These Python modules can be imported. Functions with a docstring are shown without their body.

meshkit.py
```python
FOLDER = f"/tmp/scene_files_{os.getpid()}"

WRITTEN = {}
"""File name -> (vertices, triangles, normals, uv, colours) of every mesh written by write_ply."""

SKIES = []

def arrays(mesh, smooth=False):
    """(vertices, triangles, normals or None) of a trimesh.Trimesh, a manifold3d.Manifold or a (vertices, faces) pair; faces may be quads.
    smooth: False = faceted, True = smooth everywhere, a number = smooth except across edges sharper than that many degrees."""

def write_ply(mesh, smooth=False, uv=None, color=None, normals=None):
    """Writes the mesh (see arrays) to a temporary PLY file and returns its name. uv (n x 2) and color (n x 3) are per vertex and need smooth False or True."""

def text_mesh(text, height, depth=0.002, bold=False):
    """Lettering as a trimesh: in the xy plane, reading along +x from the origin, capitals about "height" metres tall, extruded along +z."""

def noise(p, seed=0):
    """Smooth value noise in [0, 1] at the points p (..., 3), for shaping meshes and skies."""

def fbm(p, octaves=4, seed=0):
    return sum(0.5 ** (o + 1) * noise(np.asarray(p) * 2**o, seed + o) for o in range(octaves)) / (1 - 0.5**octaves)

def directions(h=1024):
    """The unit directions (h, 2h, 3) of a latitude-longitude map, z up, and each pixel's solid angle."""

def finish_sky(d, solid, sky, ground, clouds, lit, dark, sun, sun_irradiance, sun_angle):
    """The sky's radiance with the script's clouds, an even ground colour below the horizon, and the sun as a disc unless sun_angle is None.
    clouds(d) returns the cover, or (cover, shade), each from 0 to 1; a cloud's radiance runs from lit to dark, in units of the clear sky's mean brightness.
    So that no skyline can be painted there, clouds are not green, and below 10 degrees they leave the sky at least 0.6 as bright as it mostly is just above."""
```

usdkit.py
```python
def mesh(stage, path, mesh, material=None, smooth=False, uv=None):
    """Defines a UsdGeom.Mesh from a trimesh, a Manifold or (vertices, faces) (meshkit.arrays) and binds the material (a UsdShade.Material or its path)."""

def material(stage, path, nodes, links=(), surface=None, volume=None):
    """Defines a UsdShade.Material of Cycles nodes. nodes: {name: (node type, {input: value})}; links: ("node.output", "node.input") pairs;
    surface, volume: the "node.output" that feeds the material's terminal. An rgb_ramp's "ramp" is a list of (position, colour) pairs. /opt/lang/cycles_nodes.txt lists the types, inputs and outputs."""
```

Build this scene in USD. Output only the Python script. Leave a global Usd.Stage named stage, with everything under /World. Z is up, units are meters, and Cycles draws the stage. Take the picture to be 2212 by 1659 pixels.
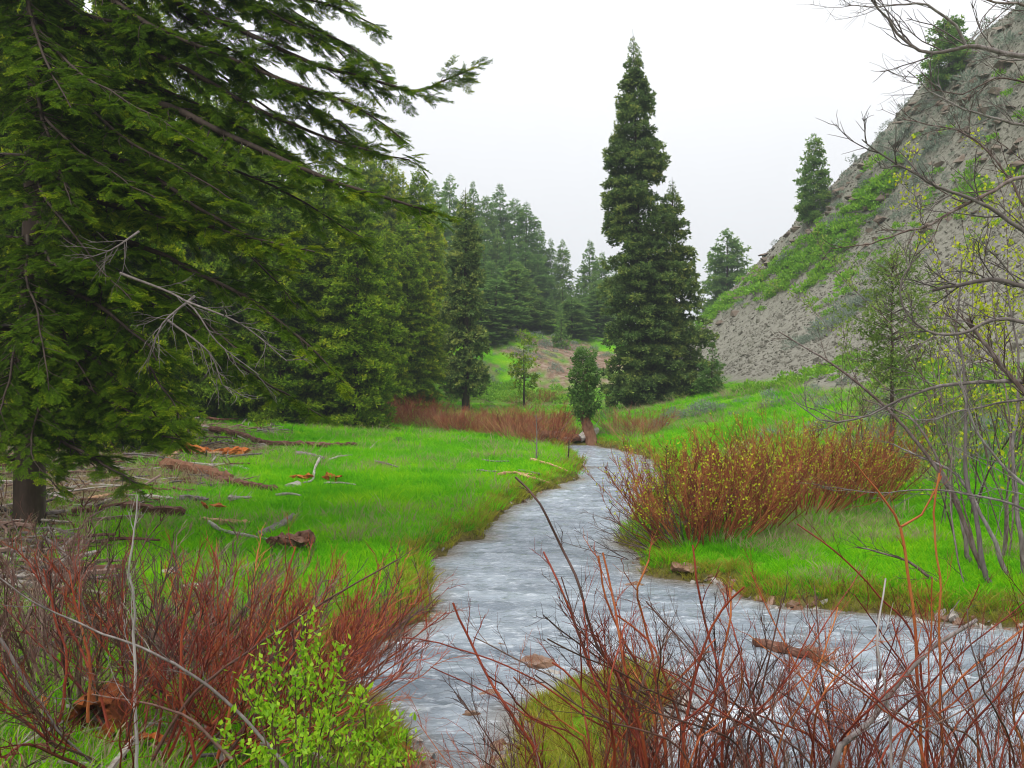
import math
import numpy as np
import trimesh
import usdkit
import meshkit
from pxr import Gf, Sdf, Usd, UsdGeom, UsdLux, UsdShade, Vt
from scipy.interpolate import RBFInterpolator, RegularGridInterpolator
from scipy.spatial import cKDTree
import shapely
from shapely.geometry import Polygon, Point

stage = Usd.Stage.CreateInMemory()
UsdGeom.SetStageUpAxis(stage, 'Z')
UsdGeom.Xform.Define(stage, '/World')
UsdGeom.Scope.Define(stage, '/World/Looks')
RNG = np.random.default_rng(20)

# ------------------------------------------------------------------ camera
CAMZ, FPX, PITCH = 3.0, 2150.0, math.atan(29.5 / 2150.0)
cam = UsdGeom.Camera.Define(stage, '/World/camera')
cam.CreateHorizontalApertureAttr(36.0)
cam.CreateFocalLengthAttr(36.0 * FPX / 2212.0)
cam.CreateClippingRangeAttr((0.05, 5000.0))
cam.CreateExposureAttr(0.8)
cx = UsdGeom.Xformable(cam)
cx.AddTranslateOp().Set(Gf.Vec3d(0, 0, CAMZ))
cx.AddRotateXOp().Set(90.0 - math.degrees(PITCH))

# ------------------------------------------------------------------ sky and sun: high bright overcast
SUN_EL, SUN_AZ = math.radians(52), math.radians(-150)      # azimuth = atan2(x, y) towards the sun
sun = UsdLux.DistantLight.Define(stage, '/World/sun')
sun.CreateIntensityAttr(0.4)
sun.CreateAngleAttr(14.0)
sun.CreateColorAttr(Gf.Vec3f(1.0, 0.97, 0.92))
sun.CreateNormalizeAttr(True)
sx = UsdGeom.Xformable(sun)
sx.AddRotateZOp().Set(-math.degrees(SUN_AZ))
sx.AddRotateXOp().Set(-(90.0 - math.degrees(SUN_EL)) )
usdkit.material(stage, '/World/Looks/sky_look', {
    'tc': ('texture_coordinate', {}),
    'sep': ('separate_xyz', {}),
    'up': ('map_range', {'value': 0.0, 'from_min': 0.0, 'from_max': 1.0, 'to_min': 0.33, 'to_max': 1.0, 'clamp': True}),
    'cloudn': ('noise_texture', {'scale': 1.6, 'detail': 4.0}),
    'cl': ('map_range', {'from_min': 0.3, 'from_max': 0.7, 'to_min': 0.95, 'to_max': 1.03, 'clamp': True}),
    'sky': ('sky_texture', {'sky_type': 'single_scattering', 'sun_disc': False, 'sun_elevation': SUN_EL, 'sun_rotation': SUN_AZ % (2 * math.pi)}),
    'mul': ('math', {'math_type': 'multiply'}),
    'val': ('combine_color', {}),
    'scale': ('mix_color', {'blend_type': 'multiply', 'fac': 1.0, 'b': (14.0, 14.15, 14.5), 'use_clamp': False}),
    'mix': ('mix_color', {'fac': 0.97, 'use_clamp': False}),
    'bg': ('background_shader', {'strength': 0.084}),
}, [('tc.generated', 'sep.vector'), ('sep.z', 'up.value'), ('tc.generated', 'cloudn.vector'), ('cloudn.fac', 'cl.value'),
    ('up.result', 'mul.value1'), ('cl.result', 'mul.value2'), ('mul.value', 'val.r'), ('mul.value', 'val.g'), ('mul.value', 'val.b'),
    ('val.color', 'scale.a'), ('sky.color', 'mix.a'), ('scale.result', 'mix.b'), ('mix.result', 'bg.color')], surface='bg.background')
dome = UsdLux.DomeLight.Define(stage, '/World/sky')
dome.CreateIntensityAttr(1.0)
UsdShade.MaterialBindingAPI.Apply(dome.GetPrim()).Bind(UsdShade.Material.Get(stage, '/World/Looks/sky_look'))
dome.GetPrim().SetCustomDataByKey('kind', 'structure')


# ------------------------------------------------------------------ small helpers
def ray(px, py):
    """Direction with y = 1 through a pixel of the 2212 x 1659 photograph."""
    a = (np.asarray(px, float) - 1106) / FPX
    b = (829.5 - np.asarray(py, float)) / FPX
    y = math.cos(PITCH) + math.sin(PITCH) * b
    z = -math.sin(PITCH) + math.cos(PITCH) * b
    return a / y, z / y


def P(px, py, D):
    a, b = ray(px, py)
    return np.array([a * D, D, CAMZ + b * D])


def unit(v):
    v = np.asarray(v, float)
    return v / (np.linalg.norm(v, axis=-1, keepdims=True) + 1e-12)


def catmull(pts, step):
    p = np.asarray(pts, float)
    if len(p) < 3:
        n = max(2, int(np.linalg.norm(p[1] - p[0]) / step))
        t = np.linspace(0, 1, n + 1)[:, None]
        return p[0] * (1 - t) + p[1] * t
    q = np.vstack([2 * p[0] - p[1], p, 2 * p[-1] - p[-2]])
    out = []
    for i in range(1, len(q) - 2):
        n = max(1, int(np.linalg.norm(q[i + 1] - q[i]) / step))
        t = (np.arange(n) / n)[:, None]
        out.append(0.5 * (2 * q[i] + (q[i + 1] - q[i - 1]) * t + (2 * q[i - 1] - 5 * q[i] + 4 * q[i + 1] - q[i + 2]) * t ** 2
                          + (3 * q[i] - q[i - 1] - 3 * q[i + 1] + q[i + 2]) * t ** 3))
    out.append(p[-1:])
    return np.vstack(out)


class MB:
    """Collects vertices, triangles and a per-vertex tint."""

    def __init__(self):
        self.v, self.f, self.t, self.n = [], [], [], 0

    def add(self, v, f, tint=0.5):
        v = np.asarray(v, float)
        self.v.append(v)
        self.f.append(np.asarray(f, int) + self.n)
        self.t.append(np.broadcast_to(np.asarray(tint, float), (len(v),)))
        self.n += len(v)

    def tube(self, p, r, sides=5, tint=0.5, cap=True, rough=0.0, rng=None):
        p = np.asarray(p, float)
        r = np.broadcast_to(np.asarray(r, float), (len(p),))
        t = unit(np.gradient(p, axis=0))
        ref = np.where(np.abs(t[:, 2:]) < 0.9, [0, 0, 1.0], [1.0, 0, 0])
        a = unit(np.cross(t, ref))
        for i in range(1, len(a)):                       # keep the frame from flipping
            w = a[i - 1] - t[i] * (a[i - 1] @ t[i])
            a[i] = w / (np.linalg.norm(w) + 1e-12)
        b = np.cross(t, a)
        ang = np.arange(sides) * 2 * np.pi / sides
        rr = np.repeat(r[:, None], sides, 1)
        if rough and rng is not None:
            rr = rr * (1 + rough * rng.uniform(-1, 1, rr.shape))
        v = p[:, None] + rr[..., None] * (np.cos(ang)[None, :, None] * a[:, None] + np.sin(ang)[None, :, None] * b[:, None])
        i, j = np.meshgrid(np.arange(len(p) - 1), np.arange(sides), indexing='ij')
        q = np.stack([i * sides + j, i * sides + (j + 1) % sides, (i + 1) * sides + (j + 1) % sides, (i + 1) * sides + j], -1).reshape(-1, 4)
        f = np.vstack([q[:, [0, 1, 2]], q[:, [0, 2, 3]]])
        v = v.reshape(-1, 3)
        if cap:
            n = len(v)
            v = np.vstack([v, p[0], p[-1]])
            k = np.arange(sides)
            e = (len(p) - 1) * sides
            f = np.vstack([f, np.stack([np.full(sides, n), (k + 1) % sides, k], 1), np.stack([np.full(sides, n + 1), e + k, e + (k + 1) % sides], 1)])
        self.add(v, f, tint)

    def blades(self, c, d, n, L, W, tint):
        """Leaf-shaped quads (two triangles): c base, d direction, n face normal."""
        d = unit(d)
        s = unit(np.cross(d, n))
        L, W = np.broadcast_to(L, (len(c),))[:, None], np.broadcast_to(W, (len(c),))[:, None]
        v = np.stack([c, c + d * L * 0.45 + s * W * 0.5, c + d * L, c + d * L * 0.45 - s * W * 0.5], 1).reshape(-1, 3)
        k = np.arange(len(c))[:, None] * 4
        f = np.vstack([k + [0, 1, 2], k + [0, 2, 3]])
        self.add(v, f, np.repeat(np.broadcast_to(tint, (len(c),)), 4))

    def needles(self, c, d, n, L, W, tint):
        """Single thin triangles."""
        d = unit(d)
        s = unit(np.cross(d, n))
        L, W = np.broadcast_to(L, (len(c),))[:, None], np.broadcast_to(W, (len(c),))[:, None]
        v = np.stack([c - s * W * 0.5, c + s * W * 0.5, c + d * L], 1).reshape(-1, 3)
        self.add(v, np.arange(len(c) * 3).reshape(-1, 3), np.repeat(np.broadcast_to(tint, (len(c),)), 3))

    def get(self):
        return np.vstack(self.v), np.vstack(self.f), np.concatenate(self.t)

    @property
    def empty(self):
        return self.n == 0


TAKEN = {}


def numbered(base, parent='/World'):
    k = TAKEN.get((parent, base), 0)
    TAKEN[(parent, base)] = k + 1
    return f'{parent}/{base}' if k == 0 else f'{parent}/{base}_{k:03d}'


def tag(prim, label=None, cat=None, group=None, kind=None):
    for k, v in (('label', label), ('category', cat), ('group', group), ('kind', kind)):
        if v:
            prim.SetCustomDataByKey(k, v)
    return prim


def put(path, v, f, mat, tint=None, smooth=False, extra=None):
    m = UsdGeom.Mesh.Define(stage, path)
    m.CreatePointsAttr(Vt.Vec3fArray.FromNumpy(np.ascontiguousarray(v, np.float32)))
    m.CreateFaceVertexCountsAttr(Vt.IntArray.FromNumpy(np.full(len(f), 3, np.int32)))
    m.CreateFaceVertexIndicesAttr(Vt.IntArray.FromNumpy(np.ascontiguousarray(f, np.int32).ravel()))
    m.CreateSubdivisionSchemeAttr('none')
    if smooth:
        n = np.zeros((len(v), 3))
        fn = np.cross(v[f[:, 1]] - v[f[:, 0]], v[f[:, 2]] - v[f[:, 0]])
        for k in range(3):
            for a in range(3):
                n[:, a] += np.bincount(f[:, k], fn[:, a], len(v))
        m.CreateNormalsAttr(Vt.Vec3fArray.FromNumpy(unit(n).astype(np.float32)))
        m.SetNormalsInterpolation('vertex')
    api = UsdGeom.PrimvarsAPI(m)
    if tint is not None:
        api.CreatePrimvar('tint', Sdf.ValueTypeNames.FloatArray, 'vertex').Set(Vt.FloatArray.FromNumpy(np.ascontiguousarray(tint, np.float32)))
    for k, a in (extra or {}).items():
        api.CreatePrimvar(k, Sdf.ValueTypeNames.FloatArray, 'vertex').Set(Vt.FloatArray.FromNumpy(np.ascontiguousarray(a, np.float32)))
    UsdShade.MaterialBindingAPI.Apply(m.GetPrim()).Bind(mat)
    return m.GetPrim()


class Thing:
    """An Xform at the thing's base; parts are given in world coordinates (local=True: already local)."""

    def __init__(self, name, label, cat, loc=(0, 0, 0), group=None, kind=None, rotz=0.0, scale=1.0):
        self.path = numbered(name)
        self.loc = np.asarray(loc, float)
        x = UsdGeom.Xform.Define(stage, self.path)
        x.AddTranslateOp().Set(Gf.Vec3d(*map(float, self.loc)))
        x.AddRotateZOp().Set(float(rotz))
        x.AddScaleOp().Set(Gf.Vec3f(scale) if np.ndim(scale) == 0 else Gf.Vec3f(*map(float, scale)))
        self.prim = tag(x.GetPrim(), label, cat, group, kind)

    def part(self, name, mb, mat, smooth=False, local=False, parent=None, kind=None, label=None):
        v, f, t = mb.get() if isinstance(mb, MB) else mb
        p = put(numbered(name, parent or self.path), v if local else v - self.loc, f, mat, t, smooth)
        return tag(p, label, None, None, kind)


def copy_of(src, loc, rotz=0.0, scale=1.0, label=None, cat=None, group=None):
    base = str(src.prim.GetName())
    was = src.prim.GetCustomData()
    path = numbered(src.base)
    x = UsdGeom.Xform.Define(stage, path)
    x.GetPrim().GetReferences().AddInternalReference(src.path)
    UsdGeom.Xformable(x).ClearXformOpOrder()
    x.AddTranslateOp().Set(Gf.Vec3d(*map(float, loc)))
    x.AddRotateZOp().Set(float(rotz))
    x.AddScaleOp().Set(Gf.Vec3f(scale) if np.ndim(scale) == 0 else Gf.Vec3f(*map(float, scale)))
    tag(x.GetPrim(), label or was['label'], cat or was['category'], group or was.get('group'))
    x.GetPrim().SetInstanceable(True)
    return x.GetPrim()


def quats(R):
    """(n,3,3) rotation matrices (columns = axes) to x, y, z, w."""
    from scipy.spatial.transform import Rotation
    return Rotation.from_matrix(R).as_quat()


def scatter(path, protos, pos, q, scale, idx):
    """PointInstancer with mesh prototypes (v, f, tint, material) below it."""
    pi = UsdGeom.PointInstancer.Define(stage, path)
    targets = []
    for k, (name, v, f, t, mat) in enumerate(protos):
        p = put(numbered(name, path), v, f, mat, t)
        targets.append(p.GetPath())
    pi.CreatePrototypesRel().SetTargets(targets)
    pi.CreatePositionsAttr(Vt.Vec3fArray.FromNumpy(np.ascontiguousarray(pos, np.float32)))
    pi.CreateOrientationsAttr(Vt.QuathArray([Gf.Quath(float(a[3]), float(a[0]), float(a[1]), float(a[2])) for a in q]))
    s = np.asarray(scale, float)
    s = np.repeat(s[:, None], 3, 1) if s.ndim == 1 else s
    pi.CreateScalesAttr(Vt.Vec3fArray.FromNumpy(np.ascontiguousarray(s, np.float32)))
    pi.CreateProtoIndicesAttr(Vt.IntArray.FromNumpy(np.ascontiguousarray(idx, np.int32)))
    return pi.GetPrim()


def yaw_quats(a, tilt=None, rng=None):
    from scipy.spatial.transform import Rotation
    r = Rotation.from_euler('z', a)
    if tilt is not None:
        r = Rotation.from_euler('xy', rng.normal(0, tilt, (len(a), 2))) * r
    return r.as_quat()


# ------------------------------------------------------------------ materials
def look(name, nodes, links, surface):
    return usdkit.material(stage, '/World/Looks/' + name, nodes, links, surface=surface)


def foliage(name, dark, mid, bright, translucency=0.3, scale=0.5, rough=0.55, hue_noise=0.35, spec=0.25):
    """Leaf or needle look: tint primvar, random per instance and a broad noise choose between three greens."""
    return look(name, {
        'at': ('attribute', {'attribute': 'tint'}),
        'oi': ('object_info', {}),
        'geo': ('geometry', {}),
        'nz': ('noise_texture', {'scale': scale, 'detail': 3.0}),
        'a': ('math', {'math_type': 'multiply_add', 'value2': hue_noise, 'value3': -hue_noise * 0.5}),
        'b': ('math', {'math_type': 'multiply_add', 'value2': 0.24, 'value3': -0.12}),
        's1': ('math', {'math_type': 'add'}), 's2': ('math', {'math_type': 'add', 'use_clamp': True}),
        'ramp': ('rgb_ramp', {'ramp': [(0.0, dark), (0.5, mid), (1.0, bright)]}),
        'p': ('principled_bsdf', {'roughness': rough, 'specular_ior_level': spec}),
        'tr': ('translucent_bsdf', {}),
        'mix': ('mix_closure', {'fac': translucency}),
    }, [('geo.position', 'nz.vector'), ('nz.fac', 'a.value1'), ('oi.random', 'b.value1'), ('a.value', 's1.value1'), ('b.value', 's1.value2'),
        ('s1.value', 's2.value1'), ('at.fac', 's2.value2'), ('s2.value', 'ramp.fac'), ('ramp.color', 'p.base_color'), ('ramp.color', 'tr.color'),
        ('p.BSDF', 'mix.closure1'), ('tr.BSDF', 'mix.closure2')], 'mix.closure')


def bark(name, c1, c2, c3, scale=14.0, stretch=(1, 1, 0.25), rough=0.8, bump=0.4, spec=0.3):
    return look(name, {
        'at': ('attribute', {'attribute': 'tint'}),
        'tc': ('texture_coordinate', {}),
        'mp': ('mapping', {'scale': stretch}),
        'nz': ('noise_texture', {'scale': scale, 'detail': 6.0, 'roughness': 0.65}),
        'n2': ('noise_texture', {'scale': 1.3, 'detail': 3.0}),
        'a': ('math', {'math_type': 'multiply_add', 'value2': 1.3, 'value3': -0.65}),
        's': ('math', {'math_type': 'add', 'use_clamp': True}),
        'b': ('math', {'math_type': 'multiply_add', 'value2': 0.7, 'value3': -0.35}),
        's2': ('math', {'math_type': 'add', 'use_clamp': True}),
        'ramp': ('rgb_ramp', {'ramp': [(0.0, c1), (0.5, c2), (1.0, c3)]}),
        'bp': ('bump', {'strength': bump, 'distance': 0.02}),
        'p': ('principled_bsdf', {'roughness': rough, 'specular_ior_level': spec}),
    }, [('tc.object', 'mp.vector'), ('mp.vector', 'nz.vector'), ('tc.object', 'n2.vector'), ('nz.fac', 'a.value1'), ('a.value', 's.value1'), ('at.fac', 's.value2'),
        ('n2.fac', 'b.value1'), ('b.value', 's2.value1'), ('s.value', 's2.value2'),
        ('s2.value', 'ramp.fac'), ('ramp.color', 'p.base_color'), ('nz.fac', 'bp.height'), ('bp.normal', 'p.normal')], 'p.BSDF')


M = {}
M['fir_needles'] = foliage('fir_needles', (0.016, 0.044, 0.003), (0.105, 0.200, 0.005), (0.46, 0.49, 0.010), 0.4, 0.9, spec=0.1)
M['spruce_needles'] = foliage('spruce_needles', (0.034, 0.070, 0.026), (0.125, 0.20, 0.048), (0.36, 0.39, 0.080), 0.35, 0.8, spec=0.15)
M['olive_needles'] = foliage('olive_needles', (0.055, 0.125, 0.008), (0.215, 0.330, 0.016), (0.52, 0.50, 0.022), 0.45, 0.5, spec=0.1)
M['far_needles'] = foliage('far_needles', (0.065, 0.150, 0.036), (0.150, 0.270, 0.058), (0.29, 0.36, 0.06), 0.45, 0.15, spec=0.1)
M['juniper_needles'] = foliage('juniper_needles', (0.05, 0.12, 0.025), (0.10, 0.20, 0.04), (0.17, 0.28, 0.05), 0.4, 1.2)
M['feathery_leaves'] = foliage('feathery_leaves', (0.08, 0.14, 0.03), (0.15, 0.23, 0.045), (0.25, 0.32, 0.06), 0.45, 1.2)
M['lime_leaves'] = foliage('lime_leaves', (0.10, 0.24, 0.006), (0.19, 0.38, 0.010), (0.32, 0.50, 0.02), 0.45, 1.5)
M['bud_leaves'] = foliage('bud_leaves', (0.17, 0.24, 0.006), (0.32, 0.40, 0.010), (0.50, 0.52, 0.015), 0.45, 1.5)
M['brush_leaves'] = foliage('brush_leaves', (0.07, 0.18, 0.014), (0.14, 0.31, 0.02), (0.26, 0.42, 0.024), 0.35, 0.4)
M['sage_leaves'] = foliage('sage_leaves', (0.09, 0.12, 0.09), (0.16, 0.20, 0.15), (0.24, 0.28, 0.21), 0.2, 0.8)
M['grass_blades'] = foliage('grass_blades', (0.040, 0.22, 0.003), (0.125, 0.43, 0.004), (0.30, 0.55, 0.005), 0.5, 0.5, hue_noise=1.3, spec=0.1)
M['bank_blades'] = foliage('bank_blades', (0.14, 0.17, 0.015), (0.24, 0.25, 0.02), (0.34, 0.28, 0.03), 0.4, 0.8, hue_noise=0.9)
M['dry_blades'] = foliage('dry_blades', (0.16, 0.12, 0.06), (0.27, 0.22, 0.12), (0.36, 0.30, 0.18), 0.3, 0.8)
M['dark_bark'] = bark('dark_bark', (0.020, 0.013, 0.009), (0.045, 0.030, 0.021), (0.09, 0.07, 0.055))
M['red_bark'] = bark('red_bark', (0.05, 0.022, 0.012), (0.13, 0.055, 0.028), (0.22, 0.12, 0.07))
M['grey_bark'] = bark('grey_bark', (0.05, 0.040, 0.037), (0.135, 0.112, 0.105), (0.33, 0.30, 0.295), 22.0)
M['brown_bark'] = bark('brown_bark', (0.035, 0.020, 0.016), (0.085, 0.055, 0.046), (0.24, 0.20, 0.19), 22.0)
M['red_stem'] = bark('red_stem', (0.075, 0.012, 0.010), (0.23, 0.040, 0.018), (0.36, 0.125, 0.034), 15.0, rough=0.65, bump=0.4, spec=0.25)
M['dull_stem'] = bark('dull_stem', (0.035, 0.018, 0.014), (0.10, 0.045, 0.034), (0.21, 0.15, 0.12), 8.0, rough=0.6, bump=0.15)
M['far_stem'] = bark('far_stem', (0.13, 0.045, 0.030), (0.27, 0.10, 0.055), (0.40, 0.21, 0.10), 3.0, bump=0.05)
M['olive_stem'] = bark('olive_stem', (0.085, 0.022, 0.012), (0.22, 0.055, 0.022), (0.33, 0.125, 0.036), 4.0, bump=0.05)
M['silver_wood'] = bark('silver_wood', (0.12, 0.10, 0.085), (0.28, 0.25, 0.22), (0.50, 0.47, 0.44), 18.0, (1, 1, 1))
M['tan_wood'] = bark('tan_wood', (0.18, 0.09, 0.05), (0.40, 0.22, 0.12), (0.55, 0.38, 0.24), 10.0, (1, 1, 1))
M['log_bark'] = bark('log_bark', (0.025, 0.013, 0.010), (0.09, 0.035, 0.020), (0.22, 0.12, 0.085), 9.0, (1, 1, 1))
M['rotten_wood'] = bark('rotten_wood', (0.08, 0.020, 0.006), (0.32, 0.085, 0.014), (0.52, 0.19, 0.04), 9.0, (1, 1, 1), 0.9, 0.8)
M['pale_stone'] = bark('pale_stone', (0.16, 0.14, 0.12), (0.30, 0.27, 0.24), (0.46, 0.43, 0.40), 7.0, (1, 1, 1), 0.85, 0.5)
M['brown_stone'] = bark('brown_stone', (0.06, 0.028, 0.016), (0.15, 0.075, 0.040), (0.26, 0.16, 0.10), 7.0, (1, 1, 1), 0.35, 0.5, 0.5)
M['cliff_stone'] = bark('cliff_stone', (0.075, 0.058, 0.044), (0.15, 0.115, 0.088), (0.235, 0.20, 0.165), 1.6, (1, 1, 3.5), 0.9, 0.8)
M['scree_stone'] = bark('scree_stone', (0.070, 0.065, 0.050), (0.135, 0.127, 0.100), (0.25, 0.238, 0.20), 3.0, (1, 1, 1), 0.9, 0.3)

# ------------------------------------------------------------------ the lie of the land
def flat(px, py, z=0.0):
    a, b = ray(px, py)
    D = (z - CAMZ) / b
    return np.stack([a * D, D], -1)


LEFT = [(1178, 962), (1200, 968), (1248, 992), (1254, 1012), (1240, 1035), (1190, 1060), (1130, 1090), (1052, 1140), (1040, 1165), (960, 1195), (915, 1215), (924, 1262),
        (890, 1308), (895, 1345), (830, 1385), (740, 1430), (745, 1500), (800, 1590), (840, 1720)]
RIGHT = [(1290, 962), (1330, 972), (1400, 990), (1440, 1020), (1440, 1060), (1395, 1110), (1345, 1170), (1385, 1205), (1380, 1238), (1420, 1252), (1540, 1268), (1700, 1305), (1900, 1330), (2212, 1362)]
poly = [flat(*p) for p in LEFT] + [np.array(p) for p in [(-0.4, 5.6), (1.0, 5.3), (3.0, 5.2), (6.0, 5.6), (12.0, 6.8), (30.0, 9.0), (60.0, 12), (60.0, 19), (30.0, 15.0), (12.0, 12.6)]] + [flat(*p) for p in RIGHT[::-1]]
far = [(4.0, 40.8), (7.0, 44.0), (14.0, 47.5), (30.0, 49), (30, 47), (14.0, 45.0), (7.5, 42.0), (4.0, 39.0)]
poly = np.array(poly)
# roughen the bank line
ring = []
for a, b in zip(poly, np.roll(poly, -1, 0)):
    n = max(1, int(np.linalg.norm(b - a) / 0.25))
    for k in range(n):
        ring.append(a + (b - a) * k / n)
ring = np.array(ring)
ring = ring + (np.stack([meshkit.fbm(np.c_[ring * 1.3, np.full(len(ring), s)], 3, 5) for s in (0.0, 9.0)], -1) - 0.5) * 0.75
ring = ring + (np.stack([meshkit.fbm(np.c_[ring * 5.0, np.full(len(ring), s)], 2, 6) for s in (0.0, 9.0)], -1) - 0.5) * 0.22
STREAM = Polygon(ring).buffer(0.06).buffer(-0.06)
ISLAND = Polygon([flat(*p) for p in [(1130, 1780), (1110, 1680), (1150, 1600), (1140, 1555), (1200, 1530), (1240, 1495), (1310, 1500), (1340, 1470), (1420, 1480), (1430, 1515), (1380, 1540), (1390, 1590), (1330, 1640), (1290, 1690), (1280, 1780)]]).buffer(0.1)
WATER = STREAM.difference(ISLAND)
_edge = []
for g in [WATER.exterior, *WATER.interiors]:
    L = g.length
    _edge.append(np.array([g.interpolate(d).coords[0] for d in np.arange(0, L, 0.08)]))
_edge = cKDTree(np.vstack(_edge))


def water_dist(x, y):
    """Signed distance to the water's edge: negative in the water."""
    q = np.stack([np.ravel(x), np.ravel(y)], -1)
    d, _ = _edge.query(q)
    d[shapely.contains_xy(WATER, q[:, 0], q[:, 1])] *= -1
    return d.reshape(np.shape(x))


ctrl = [(0, 0, 1.4), (-6, 0, 1.5), (6, 0, 1.3), (0, -12, 1.8), (-12, -12, 2.5), (12, -12, 2), (-4, 4.5, .95), (-2.4, 6, .75), (-1.5, 5, .75), (-4, 7.5, .75), (1, 4.2, .55), (4, 4.2, .55), (9, 5, .6), (14, 5, .8), (-3.0, 9.5, .45),
        (-1.9, 10, .3), (-7, 9, 1.0), (-12, 10, 1.6), (-3, 15, .38), (-8, 15, .65), (-12, 15, 1.0), (-20, 15, 3.0), (-4, 25, .42), (-9, 25, .65), (-15, 25, 1.3), (-24, 25, 4.5), (-1, 32, .34), (-3, 38, .4),
        (-9, 38, .75), (-14, 40, 1.3), (-22, 40, 4.0), (-32, 42, 10), (-4, 46, .45), (2, 46, .5), (-10, 50, 1.2), (-4, 58, .9), (2, 57, .7), (6, 58, .9), (2, 68, .8), (7, 68, 1.2),
        (-14, 60, 4.0), (-25, 62, 10), (-40, 65, 20), (-4, 70, 1.8), (-8, 80, 5.5),
        (4, 76, 1.3), (0, 78, 2.0), (3, 84, 3.9), (8, 84, 2.6), (2, 91, 6.0), (8, 92, 4.7), (2, 98, 7.6), (9, 100, 6.6), (-8, 98, 9.5), (-20, 100, 17), (-40, 105, 30),
        (-12, 128, 16.5), (-2, 135, 15.5), (6, 136, 10.0), (12, 138, 8.5), (-30, 140, 28), (-5, 160, 15), (5, 170, 9), (20, 130, 8.0), (14, 110, 5.0), (25, 112, 9.2),
        (8, 17, .5), (10.5, 20, 1.1), (6, 24, .6), (9, 30, 1.2), (11.5, 31, 2.3), (13.2, 25, 2.9), (14, 16, 2.0), (7, 40, .75), (10, 45, 1.8), (12.5, 58, 2.3), (8.5, 54, 1.2), (9, 64, 1.3), (14, 70, 2.6), (13, 84, 3.0),
        (20, 10, 3.0), (22, 25, 9.0), (34, 15, 13.5), (30, 40, 18.0), (30, 30, 16)]
crest = [(1528, 690, 96), (1570, 640, 93), (1640, 566, 89), (1740, 462, 85), (1870, 330, 80), (1975, 205, 76), (2080, 115, 72), (2190, 25, 68), (2330, -90, 62), (2500, -230, 56), (2900, -560, 46)]
for px, py, D in crest:
    c = P(px, py, D)
    ctrl.append(tuple(c))
    back = c + np.array([6.0, 17.0, -1.5 - 0.05 * c[2]])
    ctrl.append(tuple(back))
    ctrl.append((back[0] + 10, back[1] + 35, back[2] * 0.75))
for px, py, D in [(1575, 770, 72), (1640, 720, 70), (1700, 640, 76), (1720, 760, 56), (1800, 640, 66), (1900, 500, 70), (1950, 640, 54), (2050, 480, 60), (2050, 650, 46), (2200, 400, 56), (2200, 560, 44), (2000, 760, 40), (2200, 720, 34), (1800, 790, 48)]:
    ctrl.append(tuple(P(px, py, D)))
for a in np.linspace(0, 2 * np.pi, 24, endpoint=False):
    for R, z in ((260, 10), (420, 8), (900, 6)):
        X, Y = R * math.sin(a), 40 + R * math.cos(a)
        ctrl.append((X, Y, z + 22 * abs(math.sin(a)) ** 1.5))
ctrl = np.array(ctrl, float)
_rbf = RBFInterpolator(ctrl[:, :2], ctrl[:, 2], kernel='thin_plate_spline', smoothing=0.02, neighbors=40)


def axis(*bands):
    out = [bands[0][0]]
    for lo, hi, st in bands:
        n = max(1, int(round((hi - lo) / st)))
        out += list(np.linspace(lo, hi, n + 1)[1:])
    return np.array(out)


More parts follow.
